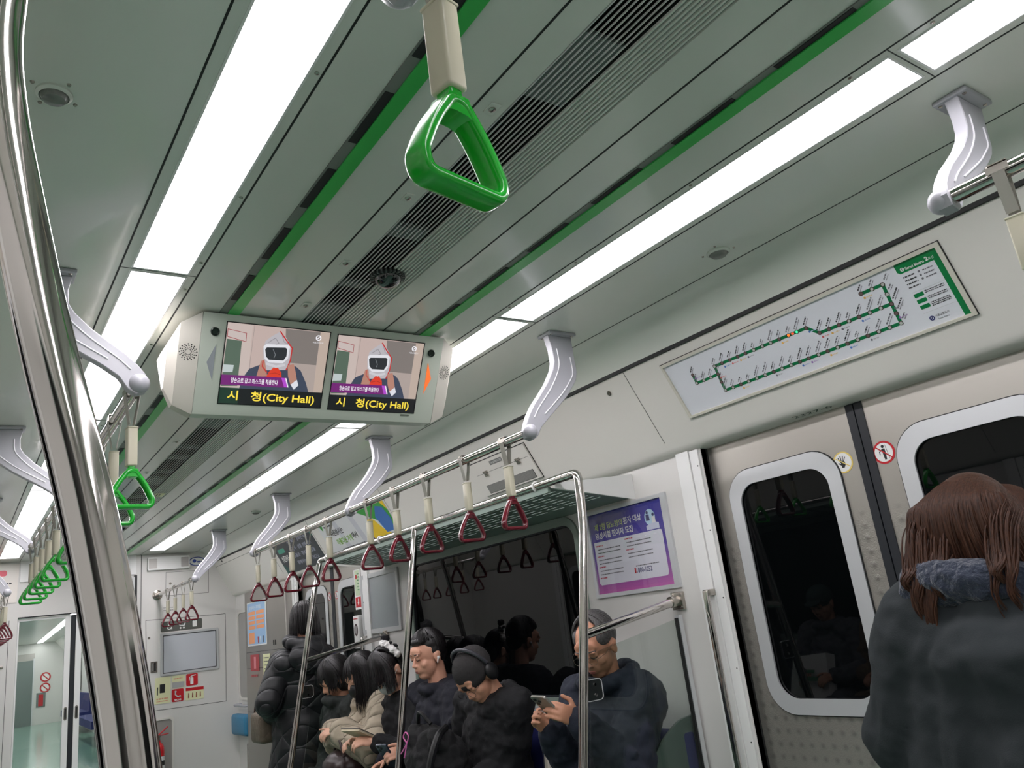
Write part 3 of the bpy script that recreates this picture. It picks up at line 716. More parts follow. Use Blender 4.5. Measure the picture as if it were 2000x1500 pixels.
b.stroke(FA, [(-1.43, -.127), (-1.424, -.127)], .007, .0022, em('red', (255, 90, 60), 1.0))
# legend block
MGH = mat('map_header', (0, 122, 62), .3, coat=.4)
b.poly(FA, [(-1.037, -.0565), (-.9125, -.0565), (-.9125, -.089), (-1.03, -.089), (-1.037, -.082)], .0016, MGH); b.poly(FA, [(-.931, -.0565), (-.9125, -.0565), (-.9125, -.268), (-.931, -.268)], .0017, MGH)
b.ring(FA, circ(-1.020, -.078, .0058, 18), circ(-1.020, -.078, .0036, 18), .002, .0021, WHITE); b.stroke(FA, [(-1.016, -.0755), (-1.0205, -.0775), (-1.0195, -.0785), (-1.024, -.0805)], .0016, .0021, WHITE)
b.text(FA, 'Seoul Metro', -1.012, -.0835, .0088, WHITE, d=.0021, width=.056, bold=.02); b.text(FA, '2', -.952, -.0825, .0125, WHITE, d=.0021, bold=.03); b.text(FA, '호선', -.943, -.0825, .0085, WHITE, d=.0021, width=.015)
for r in range(4):
    b.scribble(FA, -1.029, -.104 - r * .0115, .034, .0042, INK, .0018, 100 + r)
    if r < 3: b.poly(FA, rrect(-.985, -.1045 - r * .0115, -.979, -.0985 - r * .0115, .001, 2), .0018, mat('print_grey', (120, 120, 126), .6)); b.scribble(FA, -.972, -.104 - r * .0115, .03, .0036, mat('print_grey', (120, 120, 126), .6), .0018, 120 + r)
for r, v in enumerate((-.165, -.184, -.203)):
    b.poly(FA, rrect(-1.028, v - .006, -1.000, v + .006, .002, 3), .0018, MGH)
    for q in range(2 if r < 2 else 3): b.scribble(FA, -.995, v + .0035 - q * .0052, .056, .0028, INK, .0018, 140 + r * 3 + q)
b.stroke(FA, [(-1.029, -.153), (-.936, -.153)], .0006, .0018, MLT); b.stroke(FA, [(-1.029, -.222), (-.936, -.222)], .0006, .0018, MLT)
b.ring(FA, circ(-1.014, -.243, .0075, 18), circ(-1.014, -.243, .0045, 18), .0018, .0019, mat('logo_navy', (44, 42, 110), .4)); b.stroke(FA, [(-1.009, -.240), (-1.0145, -.2425), (-1.0135, -.2435), (-1.019, -.246)], .002, .0019, mat('logo_navy', (44, 42, 110), .4))
b.text(FA, '서울교통공사', -1.003, -.244, .0075, INK, d=.0018, width=.040); b.text(FA, 'Seoul Metro', -.999, -.2535, .0045, INK, d=.0018, width=.031)
b.build('map_print', mp)

# ================================================================= handrails with brackets
BO = [(.783, 2.268), (.790, 2.215), (.787, 2.167), (.772, 2.135), (.732, 2.083), (.690, 2.04), (.649, 2.0), (.618, 1.962), (.598, 1.930), (.588, 1.904), (.596, 1.880), (.620, 1.872), (.640, 1.885), (.662, 1.918), (.700, 1.95), (.756, 1.993), (.81, 2.036), (.851, 2.077), (.875, 2.105), (.887, 2.134), (.890, 2.19), (.896, 2.268)]
def bracket_parts(xr, zr, s, y, root, ballside):
    """cast arm: outline in the x-z plane, warped so that its foot meets the pipe at (xr, zr)"""
    dx, dz = xr - .612, zr - 1.902
    P = []
    for x, z in BO:
        t = min(max((2.26 - z) / (2.26 - 1.93), 0), 1); P.append((s * (x + dx * t), z + dz * t))
    fr = Fr((0, y, 0), (1, 0, 0), (0, 0, 1))
    b = MB(); n = len(P); hw = .015
    # bulged section: three slices
    mid = (sum(p[0] for p in P) / n, sum(p[1] for p in P) / n)
    def inset(k):
        out = []
        for i in range(n):
            a, c = V(*P[i - 1], 0), V(*P[(i + 1) % n], 0); t = (c - a).normalized(); nn = V(-t.y, t.x, 0) * (1 if s > 0 else -1)
            q = V(*P[i], 0) + nn * k; out.append((q.x, q.y))
        return out
    # orientation test
    area = sum(P[i - 1][0] * P[i][1] - P[i][0] * P[i - 1][1] for i in range(n))
    sg = 1 if area * (1 if s > 0 else -1) > 0 else -1
    I = inset(.0022 * sg)
    sl = [(I, hw), (P, hw - .002), (P, -hw + .002), (I, -hw)]
    vs = []
    for L, d in sl: vs += [fr.p(u, v, d) for u, v in L]
    fs = [list(range(n)), [3 * n + i for i in range(n)][::-1]]
    for k in range(3):
        for i in range(n): fs.append((k * n + i, (k + 1) * n + i, (k + 1) * n + (i + 1) % n, k * n + (i + 1) % n))
    b.add(vs, fs, GREYP)
    I2 = inset(.022 * sg)
    for d in (hw + .001, -hw - .001):
        for seg in (I2[1:8], I2[14:21]):
            b.tube(bez([fr.p(u, v, d) for u, v in seg], 4), .0022, RIB, n=6)
    b.box((min(s * .775, s * .903), y - .038, H - .012), (max(s * .775, s * .903), y + .038, H - .0005), GREYP, .003)
    for qx in (.79, .888):
        for qy in (-.027, .027): b.lathe([(.005, 0), (.004, .002)], (s * qx, y + qy, H - .012), (0, 0, -1), CHROME2, 8)
    br = b.build('bracket', root, ang=28)
    MB().ell((s * xr, y + ballside * .010, zr), (.0265, .0265, .0265), GREYP, n=22, k=14).build('end_ball', br)
def handrail(s, ys, xr, zr, y0, y1, label, wall=False):
    t = thing('overhead_handrail', label, 'handrail', (s * xr, (y0 + y1) / 2, zr))
    b = MB(); b.tube([(s * xr, y0, zr), (s * xr, y1, zr)], .0165, CHROME, n=24); b.build('pipe', t)
    for y in ys: bracket_parts(xr, zr, s, y, t, -1 if abs(y - y0) < .05 else (1 if abs(y - y1) < .05 else 0))
    if wall:
        b = MB(); b.lathe([(.045, 0), (.045, .006), (.028, .012), (.026, .03)], (s * xr, YE, zr), (0, -1, 0), CHROME2, 24)
        for a in range(4): b.lathe([(.006, 0), (.005, .005)], (s * xr + .034 * math.cos(a * 1.571 + .78), YE - .006, zr + .034 * math.sin(a * 1.571 + .78)), (0, -1, 0), CHROME, 8)
        b.build('wall_flange', t)
    return t
handrail(1, (2.16, 3.73, 5.30), .645, 1.892, 2.16, 5.30, 'polished overhead rail with a row of maroon straps above the seated passengers')
handrail(1, (.62, -.93), .600, 1.972, -.93, .62, 'polished overhead rail by the top right edge carrying a green strap')
handrail(1, (6.87,), .645, 1.892, 6.87, YE, 'short overhead rail fixed to the end wall above the blank display, maroon straps on it', True)
handrail(-1, (2.16, 3.73, 5.30), .620, 1.985, 2.16, 5.30, 'overhead rail with green straps running behind the foreground steel pole')
handrail(-1, (.62, -.93), .620, 1.985, -.93, .62, 'overhead rail at the top edge that the large green strap hangs from')
handrail(-1, (6.87,), .645, 1.892, 6.87, YE, 'far overhead rail at the lower left edge with overlapping maroon straps', True)

# ================================================================= straps
def rtri(w, h, r, n=7):
    """rounded triangle centreline, apex up at (0,0)"""
    P = [(-.009, 0), (.009, 0), (w * .33, -h * .40), (w * .49, -h * .82), (w * .44, -h - .001), (-w * .44, -h - .001), (-w * .49, -h * .82), (-w * .33, -h * .40)]
    P = [V(x, 0, z) for x, z in P]; out = []
    k = len(P)
    for i in range(k):
        a, b_, c = P[i - 1], P[i], P[(i + 1) % k]; d0, d1 = a - b_, c - b_; q = min(r, d0.length * .48, d1.length * .48)
        p0, p1 = b_ + d0.normalized() * q, b_ + d1.normalized() * q
        for j in range(n + 1):
            t = j / n; out.append(p0 * (1 - t) ** 2 + b_ * 2 * t * (1 - t) + p1 * t * t)
    # add mid points on long edges with slight outward bow
    return out
SECT = [(math.copysign(abs(math.cos(a)) ** .6, math.cos(a)), math.copysign(abs(math.sin(a)) ** .6, math.sin(a))) for a in [2 * math.pi * i / 14 for i in range(14)]]
def make_strap(col, w, h, th, dep, drop, sl, name, lowsl=0.0):
    t = thing(name, 'x', 'hanging strap', (0, 0, 0))
    R = .0178
    b = MB()   # belt looped over the pipe, both ends running into the sleeve
    loop = [(.006, -drop + .01), (.009, -drop + .03), (.0175, -.012)] + [(R * math.cos(a), R * math.sin(a)) for a in [math.radians(x) for x in range(0, 181, 20)]] + [(-.0175, -.012), (-.009, -drop + .03), (-.006, -drop + .01)]
    b.tube([V(x, 0, z) for x, z in loop], 1.0, BELT, up=(0, 1, 0), sec=[(.011, .0012), (-.011, .0012), (-.011, -.0012), (.011, -.0012)])
    b.box((-.0195, -.020, -.002), (-.0175, .020, .012), CHROME2); b.box((.0175, -.020, -.002), (.0195, .020, .012), CHROME2); b.box((-.016, -.018, .0165), (.016, .018, .0185), CHROME2)
    b.build('belt', t)
    b = MB(); b.box((-.0125, -.0155, -drop - sl), (.0125, .0155, -drop), CREAM, .004); b.box((-.0132, -.0163, -drop - .002), (.0132, .0163, -drop + .002), CREAM, .0015); b.build('sleeve', t)
    z0 = -drop - sl - .002
    b = MB(); P = [q + V(0, 0, z0 - .012) for q in rtri(w - th, h - .012 - th / 2, .036)]
    sec = [(x * dep / 2, y * th / 2) for x, y in SECT]
    b.tube(P, 1.0, col, closed=True, up=(0, 1, 0), sec=sec)
    b.box((-.0085, -.011, z0 - .012), (.0085, .011, z0 + .012), col, .003)
    # thick shoulder under the neck
    b.poly(Fr((0, 0, z0), (1, 0, 0), (0, 0, 1)), [(-.013, -.006), (.013, -.006), (.023, -.031), (.008, -.027), (-.008, -.027), (-.023, -.031)], dep / 2 - .002, col, -dep / 2 + .002)
    b.build('handle', t, ang=50)
    return t
sg = make_strap(HGREEN, .122, .112, .0130, .030, .095, .105, 'green_strap')
sr = make_strap(MAROON, .116, .118, .0128, .025, .092, .108, 'maroon_strap')
# first green one is moved, the rest copied
sg.location = (-.62, .555, 1.985); sg['label'] = 'large green triangular strap hanging at the top centre, nearest to the camera'; sg['group'] = 'green straps'; sg.rotation_euler = (0, 0, .22)
dup(sg, (.60, .515, 1.972), 'green strap cut off by the picture edge beside the route map', .1)
for i, (y, lb) in enumerate(((2.25, 'green strap just below the end ball, front one beside the steel pole'), (2.53, 'green strap partly hidden behind the front one beside the steel pole'))):
    dup(sg, (-.62, y, 1.985), lb, (.10, -.05)[i])
for i, y in enumerate((4.02, 4.33, 4.62, 4.92, 5.2)):
    dup(sg, (-.62, y, 1.985), ['frontmost and highest', 'second from the front', 'middle', 'fourth from the front', 'lowest and farthest'][i] + ' of the five overlapping green straps behind the steel pole')
for i, y in enumerate((2.84, 3.13, 3.42)):
    dup(sg, (-.62, y, 1.985), 'green strap behind the foreground steel pole, ' + ['nearest', 'middle', 'farthest'][i] + ' of the three it hides')
ords = ['first', 'second', 'third', 'fourth', 'fifth', 'sixth', 'seventh', 'eighth', 'ninth', 'tenth']
RY = [2.311, 2.603, 2.924, 3.221, 3.51, 4.02, 4.326, 4.596, 4.92, 5.235]
rot = [.08, -.12, .05, .15, -.06, .1, -.15, .04, .12, -.08]
for i, y in enumerate(RY):
    lb = f'maroon strap on the rail over the luggage rack, {ords[i]} from the near end'
    if i == 0: sr.location = (.645, y, 1.892); sr['label'] = lb; sr['group'] = 'maroon straps'; sr.rotation_euler = (0, 0, rot[0])
    else: dup(sr, (.645, y, 1.892), lb, rot[i])
for i, y in enumerate((6.98, 7.27, 7.56, 7.85)):
    dup(sr, (.645, y, 1.892), f'small maroon strap in front of the end wall display, {ords[i]} from the bracket', rot[i])
for i, y in enumerate((6.98, 7.27, 7.56, 7.85, 8.1)):
    dup(sr, (-.645, y, 1.892), 'maroon strap at the far left edge, ' + ['frontmost', 'second', 'middle', 'fourth', 'rearmost'][i] + ' of the overlapping bunch', rot[i + 3])

# ================================================================= stanchion poles, luggage rack, partition
PR = .0172
def pole(name, label, P, y, s, bar=True, clamp=None, tag2=None, bar_z=None, plate=True):
    t = thing(name, label, 'grab pole', (P[0][0], P[0][1], FZ))
    b = MB(); b.tube(fillet(P, .07, 8), PR, CHROME, n=28); b.build('pole', t)
    if bar:
        x0 = bar[0]; b = MB(); b.tube([(x0, y, bar[1]), (s * 1.36, y, bar[2])], .0165, CHROME, n=22); b.build('cross_bar', t)
        b = MB(); b.box((min(s * 1.362, s * 1.38), y - .03, bar[2] - .034), (max(s * 1.362, s * 1.38), y + .03, bar[2] + .034), CHROME2, .003); b.tube([(s * 1.325, y, bar[2] - .002), (s * 1.37, y, bar[2])], .0215, CHROME2, n=20)
        for q in (-1, 1): b.lathe([(.005, 0), (.005, .003)], (s * 1.362, y + q * .02, bar[2] + q * .024), (-s, 0, 0), CHROME, 8)
        b.build('wall_bracket', t)
    if clamp:
        for (cx, cz) in clamp:
            b = MB(); fr = Fr((cx, y, cz), (s, 0, 0), (0, 0, 1)); b.poly(fr, rrect(.0, -.034, .078, .034, .014, 5), .006, mat('clamp_black', (28, 32, 32), .3), -.006)
            b.ring(fr, rrect(-.001, -.036, .080, .036, .015, 5), rrect(.002, -.0335, .0765, .0335, .013, 5), -.007, .007, ALU)
            for q in (-.017, .017): b.lathe([(.006, 0), (.005, .004)], fr.p(.045, q, .006), fr.n, CHROME, 12); b.lathe([(.006, 0), (.005, .004)], fr.p(.045, q, -.006), -fr.n, CHROME, 12)
            b.build('glass_clamp', t)
    return t
YP = 2.29
pole('seat_pole', 'polished pole rising beside the older man with the phone, bent into the rack rail', [(.60, YP, FZ), (.79, YP, .79), (.868, YP, 1.184), (.945, YP, 1.59), (.950, YP, 1.775), (.950, YP + .06, 1.775), (.950, 2.5, 1.775)], YP, 1, (.868, 1.184, 1.258), [(.835, 1.0)])
pole('seat_pole', 'polished pole in front of the woman in the quilted coat, with a slanting cross bar', [(.56, 4.93, FZ), (.705, 4.93, .62), (.90, 4.93, 1.59), (.950, 4.93, 1.775), (.950, 4.88, 1.775), (.950, 4.7, 1.775)], 4.93, 1, (.832, 1.178, 1.262), [(.78, 1.0)])
pole('seat_pole', 'plain polished pole crossing between the masked woman and the man with earbud', [(.62, 3.62, FZ), (.755, 3.62, .684), (.935, 3.62, 1.70), (.950, 3.62, 1.775)], 3.62, 1, None)
# foreground pole on the camera side
FP = [(-.80, .575, FZ), (-.899, .575, 1.22), (-.9255, .575, 1.372), (-.9615, .575, 1.516), (-.989, .575, 1.655), (-.997, .575, 1.72), (-.990, .575, 1.86), (-.985, .53, 1.90), (-.985, 0.0, 1.90)]
pole('seat_pole', 'thick blurred polished steel pole filling the left foreground', FP, .575, -1, None)
# luggage rack
def rack(s, y0, y1, label, x_f=.950, zf=1.775):
    t = thing('luggage_rack', label, 'luggage rack', (s * 1.2, (y0 + y1) / 2, 1.72))
    b = MB(); b.tube([(s * x_f, y0 + .03, zf), (s * x_f, y1 - .03, zf)], .0165, CHROME, n=20); b.build('front_rail', t)
    # slotted tray, slightly falling to the wall
    fr = Fr((s * .955, 0, 1.752), (s * 1, 0, -.115), (0, 1, 0))
    us = [0.0, .05]; k = 0
    while us[-1] < .30: us += [us[-1] + .0065, us[-1] + .034]
    us[-1] = .428
    vs = [y0 + .04, y0 + .07]
    while vs[-1] < y1 - .14: vs += [vs[-1] + .088, vs[-1] + .125]
    vs[-1] = y1 - .04
    holes = {(i, j) for i in range(1, len(us) - 2, 2) for j in range(1, len(vs) - 2, 2)}
    b = MB(); b.grid(fr, us, vs, holes, -.002, .004, mat('rack_paint', (118, 134, 125), .4)); 
    b.box((min(s * .945, s * .962), y0 + .04, 1.735), (max(s * .945, s * .962), y1 - .04, 1.757), mat('rack_paint', (118, 134, 125), .4)); b.build('tray', t)
    for ye in (y0, y1 - .004):   # triangular end brackets
        b = MB(); f2 = Fr((0, ye, 0), (1, 0, 0), (0, 0, 1)); b.poly(f2, [(s * .955, 1.765), (s * 1.385, 1.80), (s * 1.385, 1.69), (s * .955, 1.745)], 0, WHITE, -.004)
        b.build('end_bracket', t)
    for yy in (y0 + .12, y1 - .12, (y0 + y1) / 2 + .35):
        b = MB(); b.tube([(s * x_f + s * math.sin(a) * .0195, yy, zf + math.cos(a) * .0195) for a in [i * math.pi / 8 for i in range(16)]], .0035, WHITE, closed=True, n=8); b.build('rail_clip', t)
    return t
rack(1, 2.44, 4.93, 'pale slotted luggage rack with polished front rail above the dark window')
rack(-1, 2.44, 4.93, 'slotted luggage rack above the opposite seats, seen only in the window reflection')
rack(-1, -2.2, .44, 'slotted luggage rack above the camera seat') if False else None
# glass partition screens
def partition(y, label, s=1):
    t = thing('glass_partition', label, 'glass screen', (s * 1.1, y, .3))
    fr = Fr((0, y, 0), (s, 0, 0), (0, 0, 1))
    b = MB(); b.poly(fr, [(.74, .42), (1.345, .42), (1.345, 1.193), (.885, 1.118), (.80, .70)], .004, GLASS, -.004); b.build('glass', t)
    b = MB(); b.fbox(fr, 1.345, .35, 1.365, 1.205, -.010, .010, ALU); b.fbox(fr, 1.3355, .35, 1.345, 1.195, -.006, .006, DARK); b.build('edge_channel', t)
    b = MB(); b.box((.62 * s if s > 0 else -1.36, y - .012, FZ + .25), (1.36 if s > 0 else -.62, y + .012, .42), WHITE, .004); b.build('lower_panel', t)
partition(YP - .002, 'clear glass screen between the door and the older man with the phone')
partition(4.93, 'clear glass screen between the quilted coat woman and the seats')
# vertical grab bars on door posts
def grabbar(y, label):
    t = thing('grab_bar', label, 'grab bar', (1.33, y, .9)); b = MB(); b.box((1.318, y - .011, .35), (1.334, y + .011, 1.283), CHROME, .003); b.build('bar', t)
    b = MB()
    for z in (.36, 1.262): b.box((1.322, y - .013, z), (1.366, y + .013, z + .024), CHROME2, .004)
    b.build('mount', t)
grabbar(2.10, 'vertical polished grab bar on the white post between poster and nearest door')
t = thing('grab_bar', 'slim looped grab rail on the post behind the seated women', 'grab bar', (1.33, 5.23, .9)); b = MB(); b.tube(fillet([(1.37, 5.22, 1.27), (1.325, 5.22, 1.27), (1.325, 5.22, .45), (1.37, 5.22, .45)], .03), .008, CHROME, n=12); b.build('bar', t)
b = MB(); b.lathe([(.016, 0), (.014, .006)], (1.38, 5.22, 1.27), (-1, 0, 0), CHROME2, 14); b.lathe([(.016, 0), (.014, .006)], (1.38, 5.22, .45), (-1, 0, 0), CHROME2, 14); b.build('mount', t)
# ================================================================= posters and panels on the right side
GRAD = [(0, (52, 48, 150)), (.30, (62, 52, 156)), (.55, (96, 68, 164)), (.75, (150, 82, 168)), (1.0, (196, 96, 170))]
def gcol(t):
    for (a, c), (b_, d) in zip(GRAD, GRAD[1:]):
        if t <= b_: k = (t - a) / (b_ - a); return tuple(c[i] + (d[i] - c[i]) * k for i in range(3))
    return GRAD[-1][1]
po = thing('wall_poster', 'framed purple and blue medical trial poster beside the door post', 'poster', RW.p(-2.52, 1.49))
b = MB(); b.ring(RW, [(-2.262, 1.688), (-2.775, 1.688), (-2.775, 1.308), (-2.262, 1.308)], [(-2.292, 1.672), (-2.758, 1.672), (-2.758, 1.324), (-2.292, 1.324)], 0, .012, ALU); b.build('frame', po)
b = MB(); x0, x1, z0, z1 = -2.762, -2.288, 1.320, 1.676; K = 22
for k in range(K):
    zt, zb = z1 - (z1 - z0) * k / K, z1 - (z1 - z0) * (k + 1) / K
    b.poly(RW, [(x0, zb), (x1, zb), (x1, zt), (x0, zt)], .004, mat('poster_band_%02d' % k, gcol((k + .5) / K), .3, coat=.4))
wp = [(-2.746, 1.548), (-2.33, 1.548), (-2.318, 1.545), (-2.315, 1.53), (-2.316, 1.376), (-2.322, 1.364), (-2.335, 1.361), (-2.735, 1.361), (-2.746, 1.37)]
b.poly(RW, wp, .0046, mat('poster_white', (226, 226, 232), .35))
PT = mat('poster_lime', (206, 220, 130), .4)
b.text(RW, '제 2형 당뇨병의', -2.728, 1.597, .030, PT, d=.0048, width=.185, bold=.02); b.text(RW, '환자 대상', -2.535, 1.600, .030, WHITE, d=.0048, width=.112, bold=.02)
b.text(RW, '임상시험 참여자 모집', -2.728, 1.560, .030, WHITE, d=.0048, width=.245, bold=.02)
b.poly(RW, circ(-2.372, 1.603, .034, 24, .031), .0048, mat('poster_sky', (190, 220, 235), .4))
NV = mat('poster_navy', (60, 62, 110), .4)
for (u, v) in ((-2.385, 1.612), (-2.352, 1.60)):
    b.poly(RW, circ(u, v + .012, .007, 12), .005, NV); b.poly(RW, [(u - .009, v + .004), (u + .009, v + .004), (u + .011, v - .022), (u - .011, v - .022)], .005, NV if u < -2.36 else WHITE)
b.poly(RW, [(-2.40, 1.552), (-2.325, 1.552), (-2.325, 1.575), (-2.35, 1.582), (-2.40, 1.570)], .0049, mat('poster_pale', (210, 214, 230), .4))
RD = mat('print_red', (190, 60, 80), .5)
for i in range(10):
    v = 1.528 - i * .0155
    if i % 3 == 0: b.scribble(RW, -2.735, v, .045, .0055, RD, .0048, i)
    else: b.scribble(RW, -2.728, v, .15, .0042, INK, .0048, i)
    if i < 6:
        if i % 3 == 0: b.scribble(RW, -2.545, v + .006, .05, .0055, RD, .0048, 40 + i)
        else: b.scribble(RW, -2.535, v + .006, .15, .0042, INK, .0048, 40 + i)
b.poly(RW, [(-2.512, 1.389), (-2.503, 1.389), (-2.503, 1.412), (-2.512, 1.412)], .0048, RED); b.scribble(RW, -2.50, 1.416, .14, .004, INK, .0048, 77)
b.text(RW, '1800-1252', -2.499, 1.389, .021, NV, d=.0048, width=.092, bold=.02)
b.build('poster_sheet', po)
MB().poly(RW, [(-2.76, 1.322), (-2.29, 1.322), (-2.29, 1.674), (-2.76, 1.674)], .008, glass('poster_glass', (.97, .97, .98), 1.25), .007).build('cover_glass', po)

# access panel with grille on the fascia
cp = thing('control_box', 'pale access panel with latches and a small grille on the upper wall', 'access panel', FA.p(-3.2, -.2))
b = MB(); o_ = [(-2.960, -.112), (-3.455, -.112), (-3.455, -.298), (-2.960, -.298)]
b.poly(FA, o_, .010, FASC, 0); b.ring(FA, [(-2.956, -.108), (-3.459, -.108), (-3.459, -.302), (-2.956, -.302)], o_, 0, .002, DARK); b.stroke(FA, [(-3.43, -.178), (-2.97, -.178)], .0018, .0106, INK); b.build('cover', cp)
b = MB(); us = [-3.40 + i * .0068 for i in range(60)]; us = [u for u in us if u < -2.995]; vs_ = [-.285 + j * .0062 for j in range(7)]
gr = mat('grille_grey', (150, 150, 146), .4); b.poly(FA, [(-3.405, -.29), (-2.99, -.29), (-2.99, -.244), (-3.405, -.244)], .0106, DARK)
for u in us: b.fbox(FA, u, -.288, u + .0035, -.246, .0106, .0122, gr)
for v in vs_: b.fbox(FA, -3.403, v, -2.992, v + .0022, .0106, .0124, gr)
b.build('vent_grille', cp)
for u in (-3.345, -3.055):
    b = MB(); b.fbox(FA, u - .013, -.196, u + .013, -.184, .0105, .018, CHROME2); b.fbox(FA, u - .018, -.176, u + .018, -.166, .0105, .016, CHROME2); b.lathe([(.006, 0), (.005, .006)], FA.p(u, -.18, .016), FA.n, CHROME, 10); b.build('latch', cp)
b = MB(); b.poly(FA, rrect(-3.275, -.150, -3.165, -.128, .002, 2), .0112, mat('plate_grey', (120, 120, 118), .4)); b.text(FA, '객실제어함', -3.27, -.146, .013, WHITE, d=.0118, width=.10); b.build('name_plate', cp)

# advertisements on the fascia
a1 = thing('advertisement_card', 'dark news advertisement card above the far doors', 'advertisement', FA.p(-6.19, -.21))
b = MB(); b.poly(FA, [(-6.62, -.36), (-5.755, -.36), (-5.755, -.075), (-6.62, -.075)], .003, mat('ad_charcoal', (52, 56, 60), .35), 0)
b.poly(FA, [(-6.56, -.175), (-6.41, -.175), (-6.41, -.135), (-6.56, -.135)], .0034, mat('ad_teal', (66, 150, 128), .4)); b.text(FA, 'NEWS', -6.56, -.255, .055, WHITE, d=.0036, width=.155, bold=.02)
for i, tx in enumerate(('가장 빠른 · 정확한 뉴스', '오늘의 · 생활 경제 정보', '소통과 · 행복한 세상을', '함께하는 방송 · 라디오')):
    b.text(FA, tx, -6.29 , -.125 - i * .062, .036, mat('ad_text', (196, 200, 220), .4), d=.0036, width=.45)
b.poly(FA, [(-5.755, -.075), (-5.80, -.075), (-5.755, -.13)], .0036, mat('ad_teal', (66, 150, 128), .4)); b.poly(FA, [(-6.62, -.36), (-6.45, -.36), (-6.62, -.26)], .0036, mat('ad_teal2', (36, 84, 78), .4))
b.build('printed_sheet', a1)
a2 = thing('advertisement_card', 'white and green advertisement card behind the maroon straps', 'advertisement', FA.p(-5.08, -.21))
b = MB(); b.poly(FA, [(-5.60, -.372), (-4.50, -.372), (-4.50, -.07), (-5.60, -.07)], .003, mat('ad_white', (214, 216, 216), .35), 0)
for u in (-5.30, -5.02): b.poly(FA, [(u, -.37), (u + .07, -.37), (u + .02, -.072), (u - .05, -.072)], .0033, mat('ad_pale', (196, 198, 204), .4))
b.poly(FA, [(-4.98, -.072), (-4.50, -.072), (-4.50, -.28), (-4.68, -.21)], .0036, mat('ad_green', (58, 156, 62), .35)); b.poly(FA, [(-5.58, -.075), (-5.50, -.075), (-5.54, -.14)], .0036, mat('ad_green', (58, 156, 62), .35))
b.text(FA, '자원봉사는', -5.45, -.20, .05, BLACK, d=.0038, width=.22, bold=.02); b.text(FA, '아름다운 가게', -5.42, -.275, .05, mat('ad_lime', (120, 176, 50), .4), d=.0038, width=.26, bold=.03); b.text(FA, '에서', -5.15, -.265, .05, BLACK, d=.0038, width=.085, bold=.02)
b.scribble(FA, -5.40, -.32, .40, .012, INK, .0038, 4); b.scribble(FA, -5.50, -.12, .16, .012, INK, .0038, 5)
yb = mat('ad_yellow', (232, 196, 40), .35); bb_ = mat('ad_blue', (60, 110, 180), .35)
b.poly(FA, [(-4.50, -.072), (-4.57, -.072), (-4.50, -.16)], .0039, yb)
b.poly(FA, [(-4.84, -.368), (-4.88, -.26), (-4.82, -.17), (-4.74, -.19), (-4.68, -.27), (-4.60, -.32), (-4.52, -.368)], .0039, yb)
b.poly(FA, [(-4.66, -.30), (-4.70, -.18), (-4.63, -.11), (-4.55, -.13), (-4.52, -.22), (-4.55, -.30)], .0041, bb_)
b.poly(FA, [(-4.92, -.368), (-4.95, -.31), (-4.89, -.27), (-4.85, -.33), (-4.84, -.368)], .0041, mat('ad_purple', (90, 40, 130), .4))
b.build('printed_sheet', a2)

# blank display between the window and the far door
dp = thing('wall_display', 'blank grey wall display framed beside the dark window', 'display', RW.p(-4.97, 1.49))
b = MB(); o_ = rrect(-5.275, 1.285, -4.695, 1.680, .01, 3); i_ = rrect(-5.245, 1.315, -4.725, 1.652, .006, 3)
b.ring(RW, o_, i_, 0, .014, mat('display_frame', (186, 188, 188), .35)); b.build('frame', dp)
b = MB(); b.poly(RW, i_, .006, mat('display_grey', (150, 156, 158), .2, coat=.5)); b.build('screen', dp)
lb = thing('emergency_notice', 'narrow green and white emergency notice with red arrow block', 'notice', RW.p(-5.34, 1.6))
b = MB(); b.poly(RW, [(-5.40, 1.46), (-5.295, 1.46), (-5.295, 1.735), (-5.40, 1.735)], .002, WHITE, 0); b.poly(RW, [(-5.385, 1.555), (-5.31, 1.555), (-5.31, 1.73), (-5.385, 1.73)], .0024, mat('notice_green', (196, 214, 180), .4)); b.poly(RW, circ(-5.36, 1.685, .016, 14), .0028, RED)
for i in range(6): b.scribble(RW, -5.345, 1.70 - i * .022, .03, .008, mat('notice_ink', (60, 130, 80), .5), .0028, i)
b.poly(RW, [(-5.39, 1.475), (-5.30, 1.475), (-5.30, 1.545), (-5.39, 1.545)], .0028, RED); b.poly(RW, [(-5.35, 1.535), (-5.34, 1.535), (-5.34, 1.51), (-5.33, 1.51), (-5.345, 1.485), (-5.36, 1.51), (-5.35, 1.51)], .003, WHITE)
b.build('sheet', lb)
ic = thing('emergency_handle_box', 'white emergency box with round window below the notice', 'emergency box', RW.p(-5.34, 1.33))
b = MB(); b.box((1.345, 5.295, 1.20), (1.38, 5.385, 1.42), WHITE, .006); b.build('case', ic); f2 = Fr((1.345, 0, 0), (0, -1, 0), (0, 0, 1))
b = MB(); b.poly(f2, circ(-5.34, 1.325, .042, 24, .030), .001, mat('box_window', (80, 66, 68), .2)); b.poly(f2, circ(-5.34, 1.325, .028, 20, .02), .0016, mat('box_core', (140, 134, 134), .3)); b.scribble(f2, -5.375, 1.395, .07, .008, RED, .001, 1); b.poly(f2, [(-5.355, 1.225), (-5.325, 1.225), (-5.325, 1.245), (-5.355, 1.245)], .001, DARK); b.build('face', ic)

